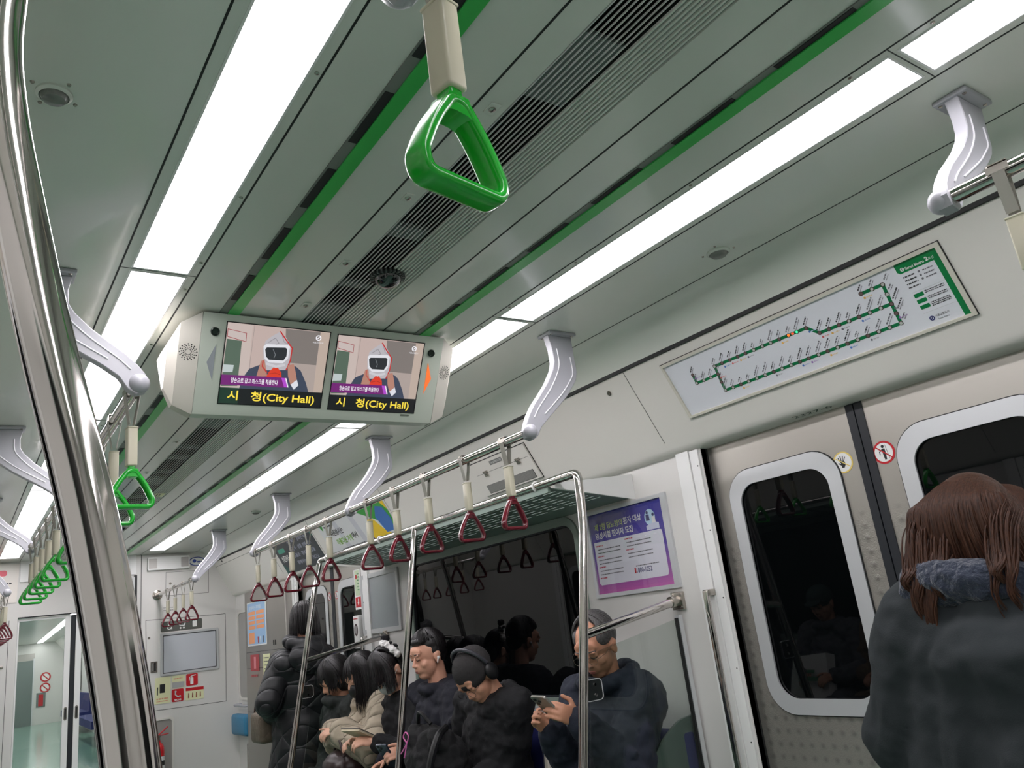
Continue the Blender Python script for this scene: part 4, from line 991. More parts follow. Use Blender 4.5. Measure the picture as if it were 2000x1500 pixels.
# steel cabinet after the far door with notices
sc = thing('steel_cabinet', 'stainless cabinet panel beyond the far door', 'cabinet', (1.34, 7.2, FZ))
b = MB(); b.box((1.30, 6.64, FZ), (1.38, 7.75, 1.80), STEEL, .006); b.build('body', sc)
b = MB(); 
for z in (1.26, 1.12, .75): b.box((1.2985, 6.70, z), (1.3005, 7.72, z + .004), INK)
b.box((1.296, 6.94, 1.30), (1.30, 6.96, 1.34), DARK); b.box((1.296, 6.90, 1.30), (1.30, 6.91, 1.34), DARK); b.build('seam', sc)
SF = Fr((1.298, 0, 0), (0, -1, 0), (0, 0, 1))
ps = thing('notice_poster', 'light blue and orange notice hung on the stainless cabinet', 'poster', SF.p(-7.4, 1.5))
b = MB(); b.poly(SF, [(-7.66, 1.315), (-7.12, 1.315), (-7.12, 1.70), (-7.66, 1.70)], .004, WHITE, 0); b.poly(SF, [(-7.65, 1.325), (-7.14, 1.325), (-7.14, 1.69), (-7.65, 1.69)], .0045, mat('notice_blue', (150, 186, 222), .4))
og = mat('notice_orange', (236, 160, 110), .4); b.text(SF, '함께하는 지하철', -7.60, 1.63, .034, WHITE, d=.005, width=.34)
for i in range(4): b.poly(SF, rrect(-7.62, 1.585 - i * .042, -7.42, 1.615 - i * .042, .008, 3), .005, og); b.poly(SF, rrect(-7.39, 1.585 - i * .042, -7.17, 1.615 - i * .042, .008, 3), .005, og)
b.poly(SF, [(-7.62, 1.335), (-7.45, 1.335), (-7.45, 1.43), (-7.62, 1.43)], .005, og)
for i in range(3): b.poly(SF, [(-7.36 + i * .07, 1.335), (-7.34 + i * .07, 1.335), (-7.335 + i * .07, 1.39), (-7.365 + i * .07, 1.39)], .0052, [RED, WHITE, INK][i])
b.build('sheet', ps)
st = thing('fire_sticker', 'red extinguisher sticker on the stainless cabinet', 'sticker', SF.p(-7.5, 1.1)); b = MB(); b.poly(SF, [(-7.60, 1.10), (-7.36, 1.10), (-7.36, 1.24), (-7.60, 1.24)], .003, mat('faded_red', (170, 60, 66), .4), 0); b.poly(SF, [(-7.50, 1.12), (-7.44, 1.12), (-7.44, 1.22), (-7.50, 1.22)], .0035, mat('faded_pink', (216, 130, 136), .4)); b.scribble(SF, -7.6, 1.05, .2, .02, mat('faded_red', (170, 60, 66), .4), .003, 3); b.build('sheet', st)
st = thing('yellow_notice', 'tall pale yellow notice strip on the stainless cabinet', 'sticker', SF.p(-7.15, 1.1)); b = MB(); b.poly(SF, [(-7.24, .93), (-7.06, .93), (-7.06, 1.235), (-7.24, 1.235)], .003, PAPERY, 0)
for i in range(8): b.scribble(SF, -7.22, 1.20 - i * .03, .14, .008, INK, .0035, i + 9)
b.build('sheet', st)

# wheelchair corner
ck = thing('padded_rest', 'blue padded backrest under the rail in the end corner', 'cushion', (1.33, 8.02, .6))
b = MB(); b.box((1.285, 7.80, .54), (1.375, 8.24, .725), mat('pad_blue', (52, 122, 158), .45), .03); b.build('pad', ck)
b = MB(); b.tube(fillet([(1.385, 8.2, .80), (1.31, 8.2, .80), (1.31, 7.82, .80), (1.385, 7.82, .80)], .03), .012, GREYP, n=12); b.build('rail', ck)
it = thing('intercom_panel', 'small steel switch panel under the blue backrest', 'switch panel', (1.37, 8.0, .35)); b = MB(); b.box((1.365, 7.86, .20), (1.38, 8.02, .46), CHROME2, .003)
for i in range(4): b.lathe([(.012, 0), (.010, .005)], (1.365, 7.94, .25 + i * .055), (-1, 0, 0), DARK, 10)
b.build('plate', it)
nw = thing('window_5', 'x', 'x', (1.38, 8.05, 1.2)); del nw['label']; del nw['category']; nw['kind'] = 'structure'
b = MB(); b.ring(RW, rrect(-8.24, .84, -7.86, 1.66, .07, 6), rrect(-8.225, .86, -7.875, 1.64, .06, 6), 0, .01, FASC); b.poly(RW, rrect(-8.225, .86, -7.875, 1.64, .06, 6), .002, mat('blind_grey', (160, 158, 154), .4)); b.build('window_panel', nw)

# ================================================================= end wall equipment
def ew(name, label, cat, b, c): t = thing(name, label, cat, EW.p(*c)); b.build('body', t); return t
b = MB(); b.poly(EW, rrect(.552, 2.125, .932, 2.248, .012, 4), .04, WHITE, 0); b.poly(EW, rrect(.560, 2.14, .635, 2.232, .004, 2), .0406, mat('speaker_cloth', (200, 196, 192), .8)); b.poly(EW, rrect(.852, 2.14, .922, 2.232, .004, 2), .0406, mat('speaker_cloth2', (176, 172, 170), .8)); ew('end_speaker', 'long white speaker box high on the end wall', 'speaker', b, (.74, 2.19))
b = MB(); ov = circ(1.01, 2.187, .044, 24, .078); b.poly(EW, ov, .002, mat('oval_blue', (50, 70, 150), .4), 0); b.poly(EW, circ(1.01, 2.187, .036, 24, .068), .0026, WHITE); b.poly(EW, circ(.985, 2.192, .018, 12), .003, mat('oval_blue', (50, 70, 150), .4)); b.scribble(EW, 1.01, 2.175, .05, .014, mat('oval_blue', (50, 70, 150), .4), .003, 2); ew('oval_sticker', 'white oval sticker with blue border beside the end wall speaker', 'sticker', b, (1.01, 2.187))
b = MB(); b.poly(EW, rrect(.675, 1.545, 1.05, 1.64, .014, 4), .002, mat('picto_grey', (84, 86, 80), .5), 0)
q = WHITE; b.poly(EW, circ(.752, 1.585, .022, 20), .0026, q); b.poly(EW, circ(.752, 1.585, .015, 20), .003, mat('picto_grey', (84, 86, 80), .5)); b.stroke(EW, [(.742, 1.625), (.745, 1.59), (.768, 1.59), (.775, 1.565)], .007, .0034, q)
b.stroke(EW, [(.835, 1.612), (.85, 1.59), (.885, 1.59), (.895, 1.615)], .009, .003, q); b.poly(EW, circ(.852, 1.568, .009, 12), .003, q); b.poly(EW, circ(.882, 1.568, .009, 12), .003, q)
b.poly(EW, rrect(.962, 1.568, 1.002, 1.622, .005, 3), .003, q); b.stroke(EW, [(.97, 1.622), (.97, 1.634), (.994, 1.634), (.994, 1.622)], .003, .003, q)
ew('pictogram_sign', 'dark sign with wheelchair, pram and suitcase pictograms over the end display', 'sign', b, (.86, 1.59))
t = thing('end_display', 'blank pale display framed on the end wall', 'display', EW.p(.94, 1.35)); b = MB(); b.ring(EW, rrect(.672, 1.152, 1.200, 1.535, .01, 3), rrect(.692, 1.172, 1.180, 1.515, .006, 3), 0, .012, mat('display_frame', (186, 188, 188), .35)); b.ring(EW, rrect(.692, 1.172, 1.180, 1.515, .006, 3), rrect(.700, 1.180, 1.172, 1.507, .006, 3), 0, .008, INK); b.build('frame', t)
MB().poly(EW, rrect(.695, 1.175, 1.177, 1.512, .006, 3), .006, mat('display_pale', (190, 194, 200), .25)).build('screen', t)
b = MB(); b.poly(EW, rrect(.588, 1.193, .647, 1.292, .004, 2), .004, CHROME2, 0); b.poly(EW, [(.618, 1.205), (.634, 1.205), (.634, 1.282), (.618, 1.282)], .0046, DARK); b.poly(EW, [(.596, 1.21), (.612, 1.21), (.612, 1.28), (.596, 1.28)], .0046, mat('plate_grey', (120, 120, 118), .4)); ew('panel_latch', 'recessed metal latch beside the end display', 'latch', b, (.618, 1.24))
b = MB(); b.poly(EW, [(.622, .915), (.760, .912), (.764, 1.142), (.630, 1.144)], .003, PAPERY, 0); b.poly(EW, [(.667, 1.006), (.712, 1.006), (.714, 1.082), (.668, 1.082)], .0036, DARK); b.poly(EW, [(.642, .99), (.652, .99), (.654, 1.06), (.643, 1.06)], .0036, DARK); b.scribble(EW, .64, .95, .1, .012, mat('print_orange', (216, 150, 120), .5), .0036, 3); b.scribble(EW, .64, .93, .1, .008, mat('print_orange', (216, 150, 120), .5), .0036, 4); ew('instruction_label', 'yellowish label with a small black window below the latch', 'label', b, (.69, 1.03))
b = MB(); b.poly(EW, [(.772, 1.030), (.888, 1.027), (.890, 1.139), (.773, 1.141)], .003, PAPERY, 0); b.poly(EW, [(.776, 1.034), (.884, 1.032), (.885, 1.082), (.776, 1.084)], .0036, mat('silver_film', (172, 172, 172), .3)); b.scribble(EW, .79, 1.11, .08, .009, mat('print_orange', (216, 150, 120), .5), .0036, 6); ew('phone_cover_label', 'silver and yellowish label above the red phone sign', 'label', b, (.83, 1.085))
b = MB(); b.poly(EW, rrect(.772, .910, .878, 1.022, .014, 4), .003, RED, 0); b.stroke(EW, [(.805, 1.00), (.803, .975), (.822, .955), (.845, .952)], .010, .0036, WHITE); b.poly(EW, circ(.806, 1.0, .009, 10), .0036, WHITE); b.poly(EW, circ(.844, .955, .009, 10), .0036, WHITE); b.text(EW, 'SOS', .825, .918, .016, WHITE, d=.0036, width=.06, align='C', bold=.03); ew('phone_sign', 'red emergency phone sign on the end wall', 'sign', b, (.825, .965))
b = MB(); b.poly(EW, rrect(.900, 1.033, 1.005, 1.140, .014, 4), .003, RED, 0); b.poly(EW, rrect(.937, 1.045, .965, 1.105, .005, 3), .0036, WHITE); b.stroke(EW, [(.951, 1.10), (.951, 1.12), (.985, 1.125)], .008, .0036, WHITE); b.stroke(EW, [(.948, 1.118), (.93, 1.108), (.928, 1.08)], .005, .0036, WHITE); ew('extinguisher_sign', 'red fire extinguisher sign on the end wall', 'sign', b, (.95, 1.087))
b = MB(); b.poly(EW, [(.892, .908), (1.057, .905), (1.057, 1.012), (.896, 1.018)], .003, PAPERY, 0); b.poly(EW, [(.896, .99), (1.057, .985), (1.057, 1.012), (.896, 1.018)], .0036, RED)
for i in range(4): b.poly(EW, [(.915 + i * .035, .925), (.927 + i * .035, .925), (.925 + i * .035, .97), (.918 + i * .035, .97)], .0036, mat('print_brown', (130, 60, 40), .5))
ew('usage_label', 'instruction label with red heading under the extinguisher sign', 'label', b, (.97, .96))
# extinguisher niche
nc = MB(); nc.ring(EW, rrect(.52, FZ + .05, .790, .790, .03, 4), rrect(.535, FZ + .07, .772, .772, .025, 4), 0, .012, FASC); nc.poly(EW, rrect(.535, FZ + .07, .772, .772, .025, 4), .002, mat('niche_grey', (150, 146, 142), .5)); nc.build('trim_5', kind='structure')
fx, fy = .645, YE - .075
t = thing('fire_extinguisher', 'red fire extinguisher standing at the foot of the end wall', 'fire extinguisher', (fx, fy, .12))
b = MB(); b.lathe([(.045, .08), (.05, .10), (.05, .52), (.045, .555), (.03, .582), (.016, .592), (.016, .61)], (fx, fy, 0), (0, 0, 1), mat('extinguisher_red', (196, 20, 28), .18, coat=.6), 28); b.build('cylinder', t)
b = MB(); b.lathe([(.0507, .37), (.0507, .475)], (fx, fy, 0), (0, 0, 1), mat('label_white', (220, 220, 220), .4), 28); b.lathe([(.0509, .40), (.0509, .44)], (fx, fy, 0), (0, 0, 1), BLACK, 28); b.build('label_band', t)
b = MB(); b.lathe([(.014, .61), (.014, .63), (.018, .635), (.018, .65)], (fx, fy, 0), (0, 0, 1), CHROME2, 16); b.build('valve', t)
b = MB(); b.tube([(fx - .02, fy, .64), (fx + .02, fy - .01, .672), (fx + .075, fy - .01, .715)], .006, RED, n=8); b.tube([(fx - .02, fy, .632), (fx + .02, fy, .650), (fx + .085, fy, .655)], .005, RED, n=8); b.build('lever', t)
b = MB(); b.tube(bez([(fx - .015, fy, .64), (fx - .06, fy, .62), (fx - .065, fy, .5), (fx - .055, fy, .3)]), .007, BLACK, n=8); b.build('hose', t)
# left part of the end wall: ivory notice board with a red mark
b = MB(); b.poly(EW, [(-.80, 1.93), (-.500, 1.93), (-.490, 2.262), (-.80, 2.27)], .01, mat('board_ivory', (226, 220, 212), .4), 0); b.poly(EW, rrect(-.66, 2.16, -.58, 2.21, .02, 4), .011, mat('board_red', (226, 70, 90), .4)); b.scribble(EW, -.66, 2.09, .12, .012, INK, .011, 1); ew('notice_board', 'ivory notice board with a red mark high on the far left of the end wall', 'notice', b, (-.65, 2.1))
b = MB(); b.lathe([(.014, 0), (.014, .006), (.006, .007)], EW.p(-.585, 1.402, 0), EW.n, CHROME2, 14); b.stroke(EW, [(-.545, 1.78), (-.545, FZ)], .004, .001, GAPG); b.build('trim_6', kind='structure')

# ================================================================= seats
def seat(s, y, label, grp):
    t = thing('blue_bench', label, 'seat', (s * 1.15, y, .2), grp); x = lambda a: s * a
    b = MB(); lo = (min(x(.86), x(1.28)), y - .19, .22); hi = (max(x(.86), x(1.28)), y + .19, .325); b.box(lo, hi, BLUE, .02); b.build('cushion', t)
    b = MB(); b.box((min(x(1.285), x(1.35)), y - .19, .33), (max(x(1.285), x(1.35)), y + .19, .79), BLUE, .02); b.build('backrest', t)
    return t
s0 = None
for i in range(6):
    y = 2.45 + i * .42 if i else 2.49
    lb = ['blue seat the older man with the phone sits on', 'empty blue seat between the older man and the hunched passenger', 'blue seat under the passenger with the backpack', 'blue seat under the man with the earbud', 'blue seat under the woman with the face mask', 'blue seat under the woman in the beige coat'][i]
    if i == 0: s0 = seat(1, y, lb, 'blue bench seats')
    else: dup(s0, (1.15, y, .2), lb)
dv = None
for i in range(5):
    y = 2.66 + i * .42 if i else 2.68
    lb = 'cream moulded divider between blue seats, ' + ['nearest to the glass screen', 'beside the older man with the phone', 'third from the glass screen', 'fourth from the glass screen', 'farthest from the glass screen'][i]
    if i == 0:
        dv = thing('seat_divider', lb, 'seat divider', (1.22, y, .6), 'cream seat dividers')
        b = MB(); b.tube(fillet([(1.33, y, .30), (1.33, y, .83), (1.225, y, .84), (1.205, y, .36), (.86, y, .33)], .035, 6), 1.0, mat('divider_cream', (214, 208, 194), .4), up=(0, 1, 0), sec=[(.017, .012), (.012, .017), (-.012, .017), (-.017, .012), (-.017, -.012), (-.012, -.017), (.012, -.017), (.017, -.012)]); b.build('shell', dv)
        b = MB(); b.box((1.1865, y - .001, .42), (1.188, y + .001, .80), INK); b.build('seam', dv)
    else: dup(dv, (1.22, y, .6), lb)
b = MB(); b.box((.90, 2.31, FZ + .02), (1.36, 4.91, .215), mat('kick_panel', (170, 172, 170), .4, metal=.3), .01); tag(b.build('bench_plinth', origin=(1.1, 3.6, 0)), 'grey box under the row of blue seats', 'bench base')
b = MB(); b.box((-1.36, 2.31, FZ + .02), (-.90, 4.91, .22), mat('kick_panel', (170, 172, 170), .4, metal=.3), .01); b.box((-1.31, 2.31, .22), (-.88, 4.91, .325), BLUE, .02); b.box((-1.35, 2.31, .31), (-1.29, 4.91, .79), BLUE, .02); tag(b.build('long_bench', origin=(-1.1, 3.6, 0)), 'blue bench on the opposite side, seen only as a reflection', 'bench')

ep = thing('seat_end_panel', 'dull green-grey moulded end panel behind the near glass screen', 'end panel', (1.2, 2.315, .3)); b = MB(); fr = Fr((0, 2.312, 0), (1, 0, 0), (0, 0, 1))
b.poly(fr, [(v.x, v.y) for v in bez([(1.36, .84, 0), (1.27, .825, 0), (1.16, .76, 0), (1.04, .66, 0), (.93, .50, 0), (.90, .33, 0)], 5)] + [(1.36, .33)], .006, mat('panel_greygreen', (86, 100, 94), .35), -.006); b.build('panel', ep)
# ================================================================= passengers
SKIN = mat('skin', (206, 152, 124), .5); SKIN2 = mat('skin_pale', (222, 172, 146), .5)
LIPM = mat('lips', (168, 92, 84), .5); LASH = mat('lash_dark', (38, 28, 26), .6)
def HM(c, fwd, up=(0, 0, 1), k=1.0):
    f = V(fwd).normalized(); r = f.cross(V(up)).normalized(); u = r.cross(f)
    M = Matrix((r, f, u)).transposed() * k
    return Matrix.Translation(V(c)) @ M.to_4x4()
def ik(a, b_, l1, l2, hint):
    a, b_ = V(a), V(b_); d = b_ - a; L = min(d.length, (l1 + l2) * .995); t = d.normalized()
    x = (l1 * l1 - l2 * l2 + L * L) / (2 * L); h = math.sqrt(max(l1 * l1 - x * x, 0)); q = V(hint); q = (q - t * q.dot(t)).normalized()
    return a + t * x + q * h
def add_hand(b, wrist, fdir, pn, side, curl, m, k=.93, spread=.12, point=False):
    """palm, four unequal bent fingers and a thumb from the side of the palm; pn = palm normal (towards what it holds)"""
    w_, f, p = V(wrist), V(fdir).normalized(), V(pn).normalized(); p = (p - f * p.dot(f)).normalized(); s = f.cross(p) * side
    pc = w_ + f * .045 * k
    R = Matrix((s, p, f)).transposed(); b.ell(pc, (.038 * k, .0135 * k, .046 * k), m, R=R, n=14, k=9); b.cap(w_ - f * .03, .023 * k, w_ + f * .02 * k, .022 * k, m, 10)
    for i, (off, L, r) in enumerate(((-.028, .072, .0082), (-.0095, .080, .0086), (.0095, .074, .0082), (.027, .058, .0074))):
        base = w_ + f * (.080 - abs(off) * .25) * k + s * off * k; dirv = (f + s * (off * 3) * spread).normalized(); c = curl if not (point and i == 3) else .08
        segs = (.45, .31, .24); cur = base; d = dirv
        for j, q in enumerate(segs):
            ang = c * (.7, 1.15, .8)[j]; d = (d * math.cos(ang) + (p - d * p.dot(d)).normalized() * math.sin(ang)).normalized()
            nx_ = cur + d * L * q * k; b.cap(cur, r * k * (1 - .08 * j), nx_, r * k * (.93 - .1 * j), m, 10); cur = nx_
    tb = w_ + f * .022 * k + s * .030 * k; td = (f * .55 + s * .75 + p * .35).normalized(); t1 = tb + td * .036 * k; t2 = t1 + (f * .85 + s * .12 + p * .42).normalized() * .034 * k
    b.cap(tb, .0125 * k, t1, .0105 * k, m, 10); b.cap(t1, .0102 * k, t2, .0082 * k, m, 10)
def head_prims(b, M, m, k):
    P = lambda x, y, z: M @ V(x, y, z)
    R = M.to_3x3().normalized(); E_ = lambda c, r: b.ell(P(*c), tuple(q * k for q in r), m, R=R, n=20, k=13)
    E_((0, -.012, .032), (.074, .094, .086)); E_((0, .022, -.030), (.060, .066, .072)); E_((0, .048, -.078), (.034, .034, .026)); E_((0, .075, -.040), (.032, .018, .030))
    E_((.034, .050, -.022), (.024, .028, .024)); E_((-.034, .050, -.022), (.024, .028, .024))
    E_((0, .070, .045), (.052, .018, .030)); 
    b.cap(P(0, .084, .014), .0065 * k, P(0, .101, -.018), .0095 * k, m, 10); E_((.010, .092, -.023), (.008, .009, .007)); E_((-.010, .092, -.023), (.008, .009, .007))
    for s in (-1, 1):
        E_((s * .030, .078, .014), (.017, .011, .010)); E_((s * .031, .086, .031), (.020, .007, .006))
        E_((s * .074, -.008, -.008), (.009, .019, .031)); E_((s * .079, -.014, .008), (.007, .016, .015))
    E_((0, .0865, -.048), (.019, .008, .005)); E_((0, .0850, -.057), (.016, .008, .0055))
def person(name, label, P):
    k = P.get('k', .95); skin = P.get('skin', SKIN)
    pel, ch, nk, hd = V(P['pelvis']), V(P['chest']), V(P['neck']), V(P['head'])
    fw = V(P['fwd']).normalized(); rt = fw.cross(V(0, 0, 1)).normalized()
    t = thing(name, label, 'person', (pel.x, pel.y, FZ))
    M = HM(hd, P['hfwd'], P.get('hup', (0, 0, 1)), k)
    sw = P.get('sw', .17); sh = {s: V(P['sh'][s]) if 'sh' in P and s in P['sh'] else ch + rt * s * sw + V(0, 0, P.get('shz', .12)) for s in (-1, 1)}
    hands = P['hands']; el = {}
    for s in (-1, 1): el[s] = ik(sh[s], hands[s][0], .27, .25, P.get('hint', {}).get(s, tuple(rt * s * .5 + V(0, 0, -1))))
    sit = P.get('sit', True)
    hip = {s: pel + rt * s * .09 for s in (-1, 1)}
    if sit: kn = {s: hip[s] + fw * .40 + rt * s * .05 + V(0, 0, .04) for s in (-1, 1)}; ft = {s: V(kn[s].x, kn[s].y, FZ + .09) - fw * .02 for s in (-1, 1)}
    else: kn = {s: V(hip[s].x, hip[s].y, .45) + fw * .03 for s in (-1, 1)}; ft = {s: V(hip[s].x, hip[s].y, FZ + .09) for s in (-1, 1)}
    # ---- body: one continuous skin surface
    b = MB(); head_prims(b, M, skin, k); b.cap(M @ V(0, -.02, -.05), .052 * k, nk, .055 * k, skin, 14)
    b.cap(nk, .05, ch, .09, skin); b.cap(ch, .10, pel, .10, skin)
    for s in (-1, 1):
        b.cap(nk - V(0, 0, .05), .045, sh[s], .045, skin); b.cap(sh[s], .045, el[s], .036, skin); b.cap(el[s], .034, V(hands[s][0]), .024, skin)
        b.cap(pel, .08, kn[s], .055, skin); b.cap(kn[s], .05, ft[s], .035, skin); b.cap(ft[s], .035, ft[s] + fw * .12 - V(0, 0, .04), .028, skin)
        h = hands[s]; add_hand(b, h[0], h[1], h[2], s, h[3], skin, .93, point=P.get('point', 0) == s)
    b.build('body', t, remesh=P.get('vox', .0055), smooth=2)
    # ---- clothes
    cm, r = P['coat'], P.get('bulk', 1.0)
    b = MB(); b.cap(ch + V(0, 0, .02), .135 * r, pel + V(0, 0, .10), .15 * r, cm)
    for s in (-1, 1):
        b.cap(ch + rt * s * .05, .125 * r, pel + rt * s * .06 + V(0, 0, .02), .135 * r, cm)
        b.cap(nk - V(0, 0, .055), .075 * r, sh[s] - V(0, 0, .01), .088 * r, cm); b.cap(sh[s], .090 * r, el[s], .076 * r, cm); b.cap(el[s], .074 * r, el[s].lerp(V(hands[s][0]), .90), P.get('cuff', .050) * r, cm)
        if P.get('skirt', not sit):
            b.cap(pel, .17 * r, V(pel.x, pel.y, P.get('hem', .45)) + rt * s * .07, .19 * r, cm)
        elif P.get('lap'): b.cap(pel + rt * s * .07, .13 * r, kn[s] - fw * .12, .09 * r, cm)
        # creases across the sleeve and folds over the back
        rr = random.Random(int(pel.y * 100) + s)
        for q in range(P.get('folds', 4)):
            tt = rr.uniform(.15, .9); a = sh[s].lerp(el[s], tt) if q % 2 else el[s].lerp(V(hands[s][0]), tt * .7)
            o = V(rr.uniform(-1, 1), rr.uniform(-1, 1), rr.uniform(-.3, .3)).normalized() * .055 * r
            b.cap(a + o, .026 * r, a + o + V(rr.uniform(-.05, .05), rr.uniform(-.05, .05), rr.uniform(-.06, .06)), .020 * r, cm, 10)
    if P.get('collar', True):
        n = 12; ax = (M @ V(0, -.02, -.03) - nk).normalized(); a = ax.orthogonal().normalized(); c2 = ax.cross(a); R0 = P.get('collar_r', .085)
        ring = [nk + ax * P.get('collar_up', .0) + (a * math.cos(i * 2 * math.pi / n) + c2 * math.sin(i * 2 * math.pi / n)) * R0 for i in range(n)]
        for i in range(n): b.cap(ring[i], .030, ring[(i + 1) % n], .030, cm, 10)
    for a in P.get('coat_extra', []): b.cap(a[0], a[1], a[2], a[3], cm)
    b.build('coat', t, remesh=.0075, smooth=P.get('csm', 5), disp=P.get('disp', ((.075, .030), (.028, .010))))
    pm = P.get('pants', mat('trousers_dark', (28, 30, 38), .8)); b = MB()
    for s in (-1, 1):
        b.cap(pel, .10, kn[s], .078, pm); b.cap(kn[s], .076, ft[s] + V(0, 0, .03), .052, pm)
    b.build('trousers', t, remesh=.010, smooth=3, disp=((.06, .02),))
    for s in (-1, 1):
        b = MB(); b.cap(ft[s] - V(0, 0, .03) - fw * .02, .046, ft[s] + fw * .15 - V(0, 0, .05), .038, BLACK); b.build('shoe', t, remesh=.008, smooth=2)
    # ---- face details that differ in colour
    fr = lambda x, y, z: M @ V(x, y, z)
    if P.get('face', True):
        b = MB()
        for s in (-1, 1): b.tube(bez([fr(s * .016, .0845, .008), fr(s * .030, .0870, .005), fr(s * .044, .0795, .009)], 4), .0018 * k, LASH, n=6)
        b.build('eyelashes', t)
        b = MB()
        for s in (-1, 1): b.tube(bez([fr(s * .014, .0895, .034), fr(s * .030, .0905, .038), fr(s * .047, .0790, .034)], 4), [.0026 * k] * 9, P.get('brow', LASH), n=6)
        b.build('eyebrows', t)
        b = MB(); b.ell(fr(0, .0925, -.0485), (.016 * k, .0030 * k, .0028 * k), LIPM, R=M.to_3x3().normalized()); b.ell(fr(0, .0910, -.0560), (.013 * k, .0030 * k, .0034 * k), LIPM, R=M.to_3x3().normalized()); b.build('lips', t)
    return t, M, dict(sh=sh, el=el, k=k, rt=rt, fw=fw, nk=nk, ch=ch, pel=pel, kn=kn)
def hair_cap(t, M, k, m, prims, strands=(), wave=.004, name='hair', seed=1, rad=.0042, start=(.0, -.02, .045), er=(.088, .106, .094), vox=.006, disp=None):
    """base volume plus locks: strands = (azimuth from, to, leave angle, fall, count); azimuth 0 is the face, 90 the right ear"""
    R = M.to_3x3().normalized(); b = MB()
    for c, r in prims: b.ell(M @ V(*c), tuple(q * k for q in r), m, R=R, n=20, k=13)
    o = b.build(name, t, remesh=vox, smooth=2, disp=disp)
    if strands:
        rn = random.Random(seed); b = MB(); c0 = V(*start)
        for (a0, a1, th1, fall, cnt) in strands:
            for i in range(cnt):
                a = math.radians(rn.uniform(a0, a1)); P = []; thE = th1 + rn.uniform(-8, 8)
                lift = rn.uniform(1.0, 1.06)
                for q in range(7):
                    th = math.radians(4 + q * (thE - 4) / 6); P.append(M @ (c0 + V(math.sin(a) * math.sin(th) * er[0] * lift, math.cos(a) * math.sin(th) * er[1] * lift, math.cos(th) * er[2] * lift)))
                L = fall * rn.uniform(.75, 1.12); last = P[-1]; tan = (P[-1] - P[-2]).normalized(); ph = rn.uniform(0, 6.28); cur = last; d = tan
                for q in range(6):
                    d = (d * .62 + V(0, 0, -1) * .38).normalized(); cur = cur + d * (L / 6); P.append(cur + V(math.sin(ph + q) * wave, math.cos(ph + q) * wave, 0) * (q / 5))
                n = len(P); b.tube(P, [rad * (1 - .8 * (j / (n - 1)) ** 2) for j in range(n)], m, n=5)
        b.build(name + '_strands', t)
    return o
BLK = mat('hair_black', (24, 21, 22), .38, bump=('hair', 260, .5, .002)); BRN = mat('hair_brown', (56, 34, 23), .5, spec=.2, bump=('hair', 220, .6, .002))
GRY = mat('hair_grey', (78, 76, 76), .5, bump=('hair', 260, .5, .002))
CN = lambda nm, c, sc=60, st=.35: mat(nm, c, .85, bump=('noise', sc, st, .003))

# --- woman at the near door, back to the camera
cA = CN('coat_charcoal', (27, 34, 37), 400, .2)
PA = dict(pelvis=(.89, .84, .74), chest=(.88, .84, 1.03), neck=(.89, .89, 1.22), head=(.915, .885, 1.335), fwd=(1, .12, 0), hfwd=(.85, .20, -.50), sit=False, coat=cA, bulk=1.42, sw=.165, shz=.115, hem=.40,
          hands={1: ((1.05, .66, .82), (1, 0, -.4), (0, 1, 0), .5), -1: ((1.06, 1.02, .84), (1, 0, -.4), (0, -1, 0), .5)}, collar=False, face=False, csm=9, folds=0, k=.97, disp=((.16, .045), (.05, .010)),
          coat_extra=[((.83, .98, 1.13), .10, (.84, 1.06, .80), .12), ((.83, .70, 1.13), .09, (.82, .60, .80), .11), ((.88, .78, 1.18), .08, (.87, 1.00, 1.16), .08)])
tA, MA, dA = person('person', 'person in a charcoal coat with long brown hair, back turned, at the nearest door', PA)
hair_cap(tA, MA, dA['k'], BRN, [((0, -.015, .042), (.086, .102, .092)), ((0, -.04, -.02), (.086, .080, .09)), ((.06, .0, -.05), (.04, .06, .09)), ((-.06, .0, -.05), (.04, .06, .09))])
b = MB(); rn = random.Random(5)
def lock(P, r0, n=3):
    Q = bez(P, n); k_ = len(Q); b.tube(Q, [r0 * min(1, .12 + j / 5) * (1 - .75 * (j / (k_ - 1)) ** 3) for j in range(k_)], BRN, n=6)
for i in range(620):   # hair combed from the crown over the back of the head and parted to both sides
    u = rn.uniform(-1, 1); ye = .885 + (.135 * u if u > 0 else .150 * u); g = rn.uniform(-.008, .008); L = rn.uniform(-.03, .03) - (.03 * u if u > 0 else .075 * u * u)
    bx = .800 + .030 * u * u + rn.uniform(-.006, .010)
    dz = -.034 * u * u; lock([(.985, .885 + .010 * u + g * .5, 1.425), (.935, .885 + .044 * u + g, 1.458 + dz), (.890, .885 + .070 * u + g, 1.456 + dz), (.845, .885 + .090 * u + g, 1.436 + dz), (bx + .004, .885 + .102 * u + g, 1.395), (bx - .008, .885 + .118 * u, 1.335), (bx, ye, 1.275 + L), (bx + .012, ye + .012 * u, 1.235 + L)], rn.uniform(.0030, .0050))
for i in range(240):   # sides falling forward past the face
    sd = 1 if i % 2 else -1; f = rn.uniform(0, .11)
    lock([(.945 + f * .3, .885 + sd * .012, 1.440), (.915 + f, .885 + sd * .066, 1.418), (.875 + f, .885 + sd * .102, 1.35), (.865 + f, .885 + sd * (.115 + rn.uniform(-.01, .01)), 1.27), (.86 + f, .885 + sd * .12, 1.19 + rn.uniform(-.03, .03))], rn.uniform(.003, .0048))
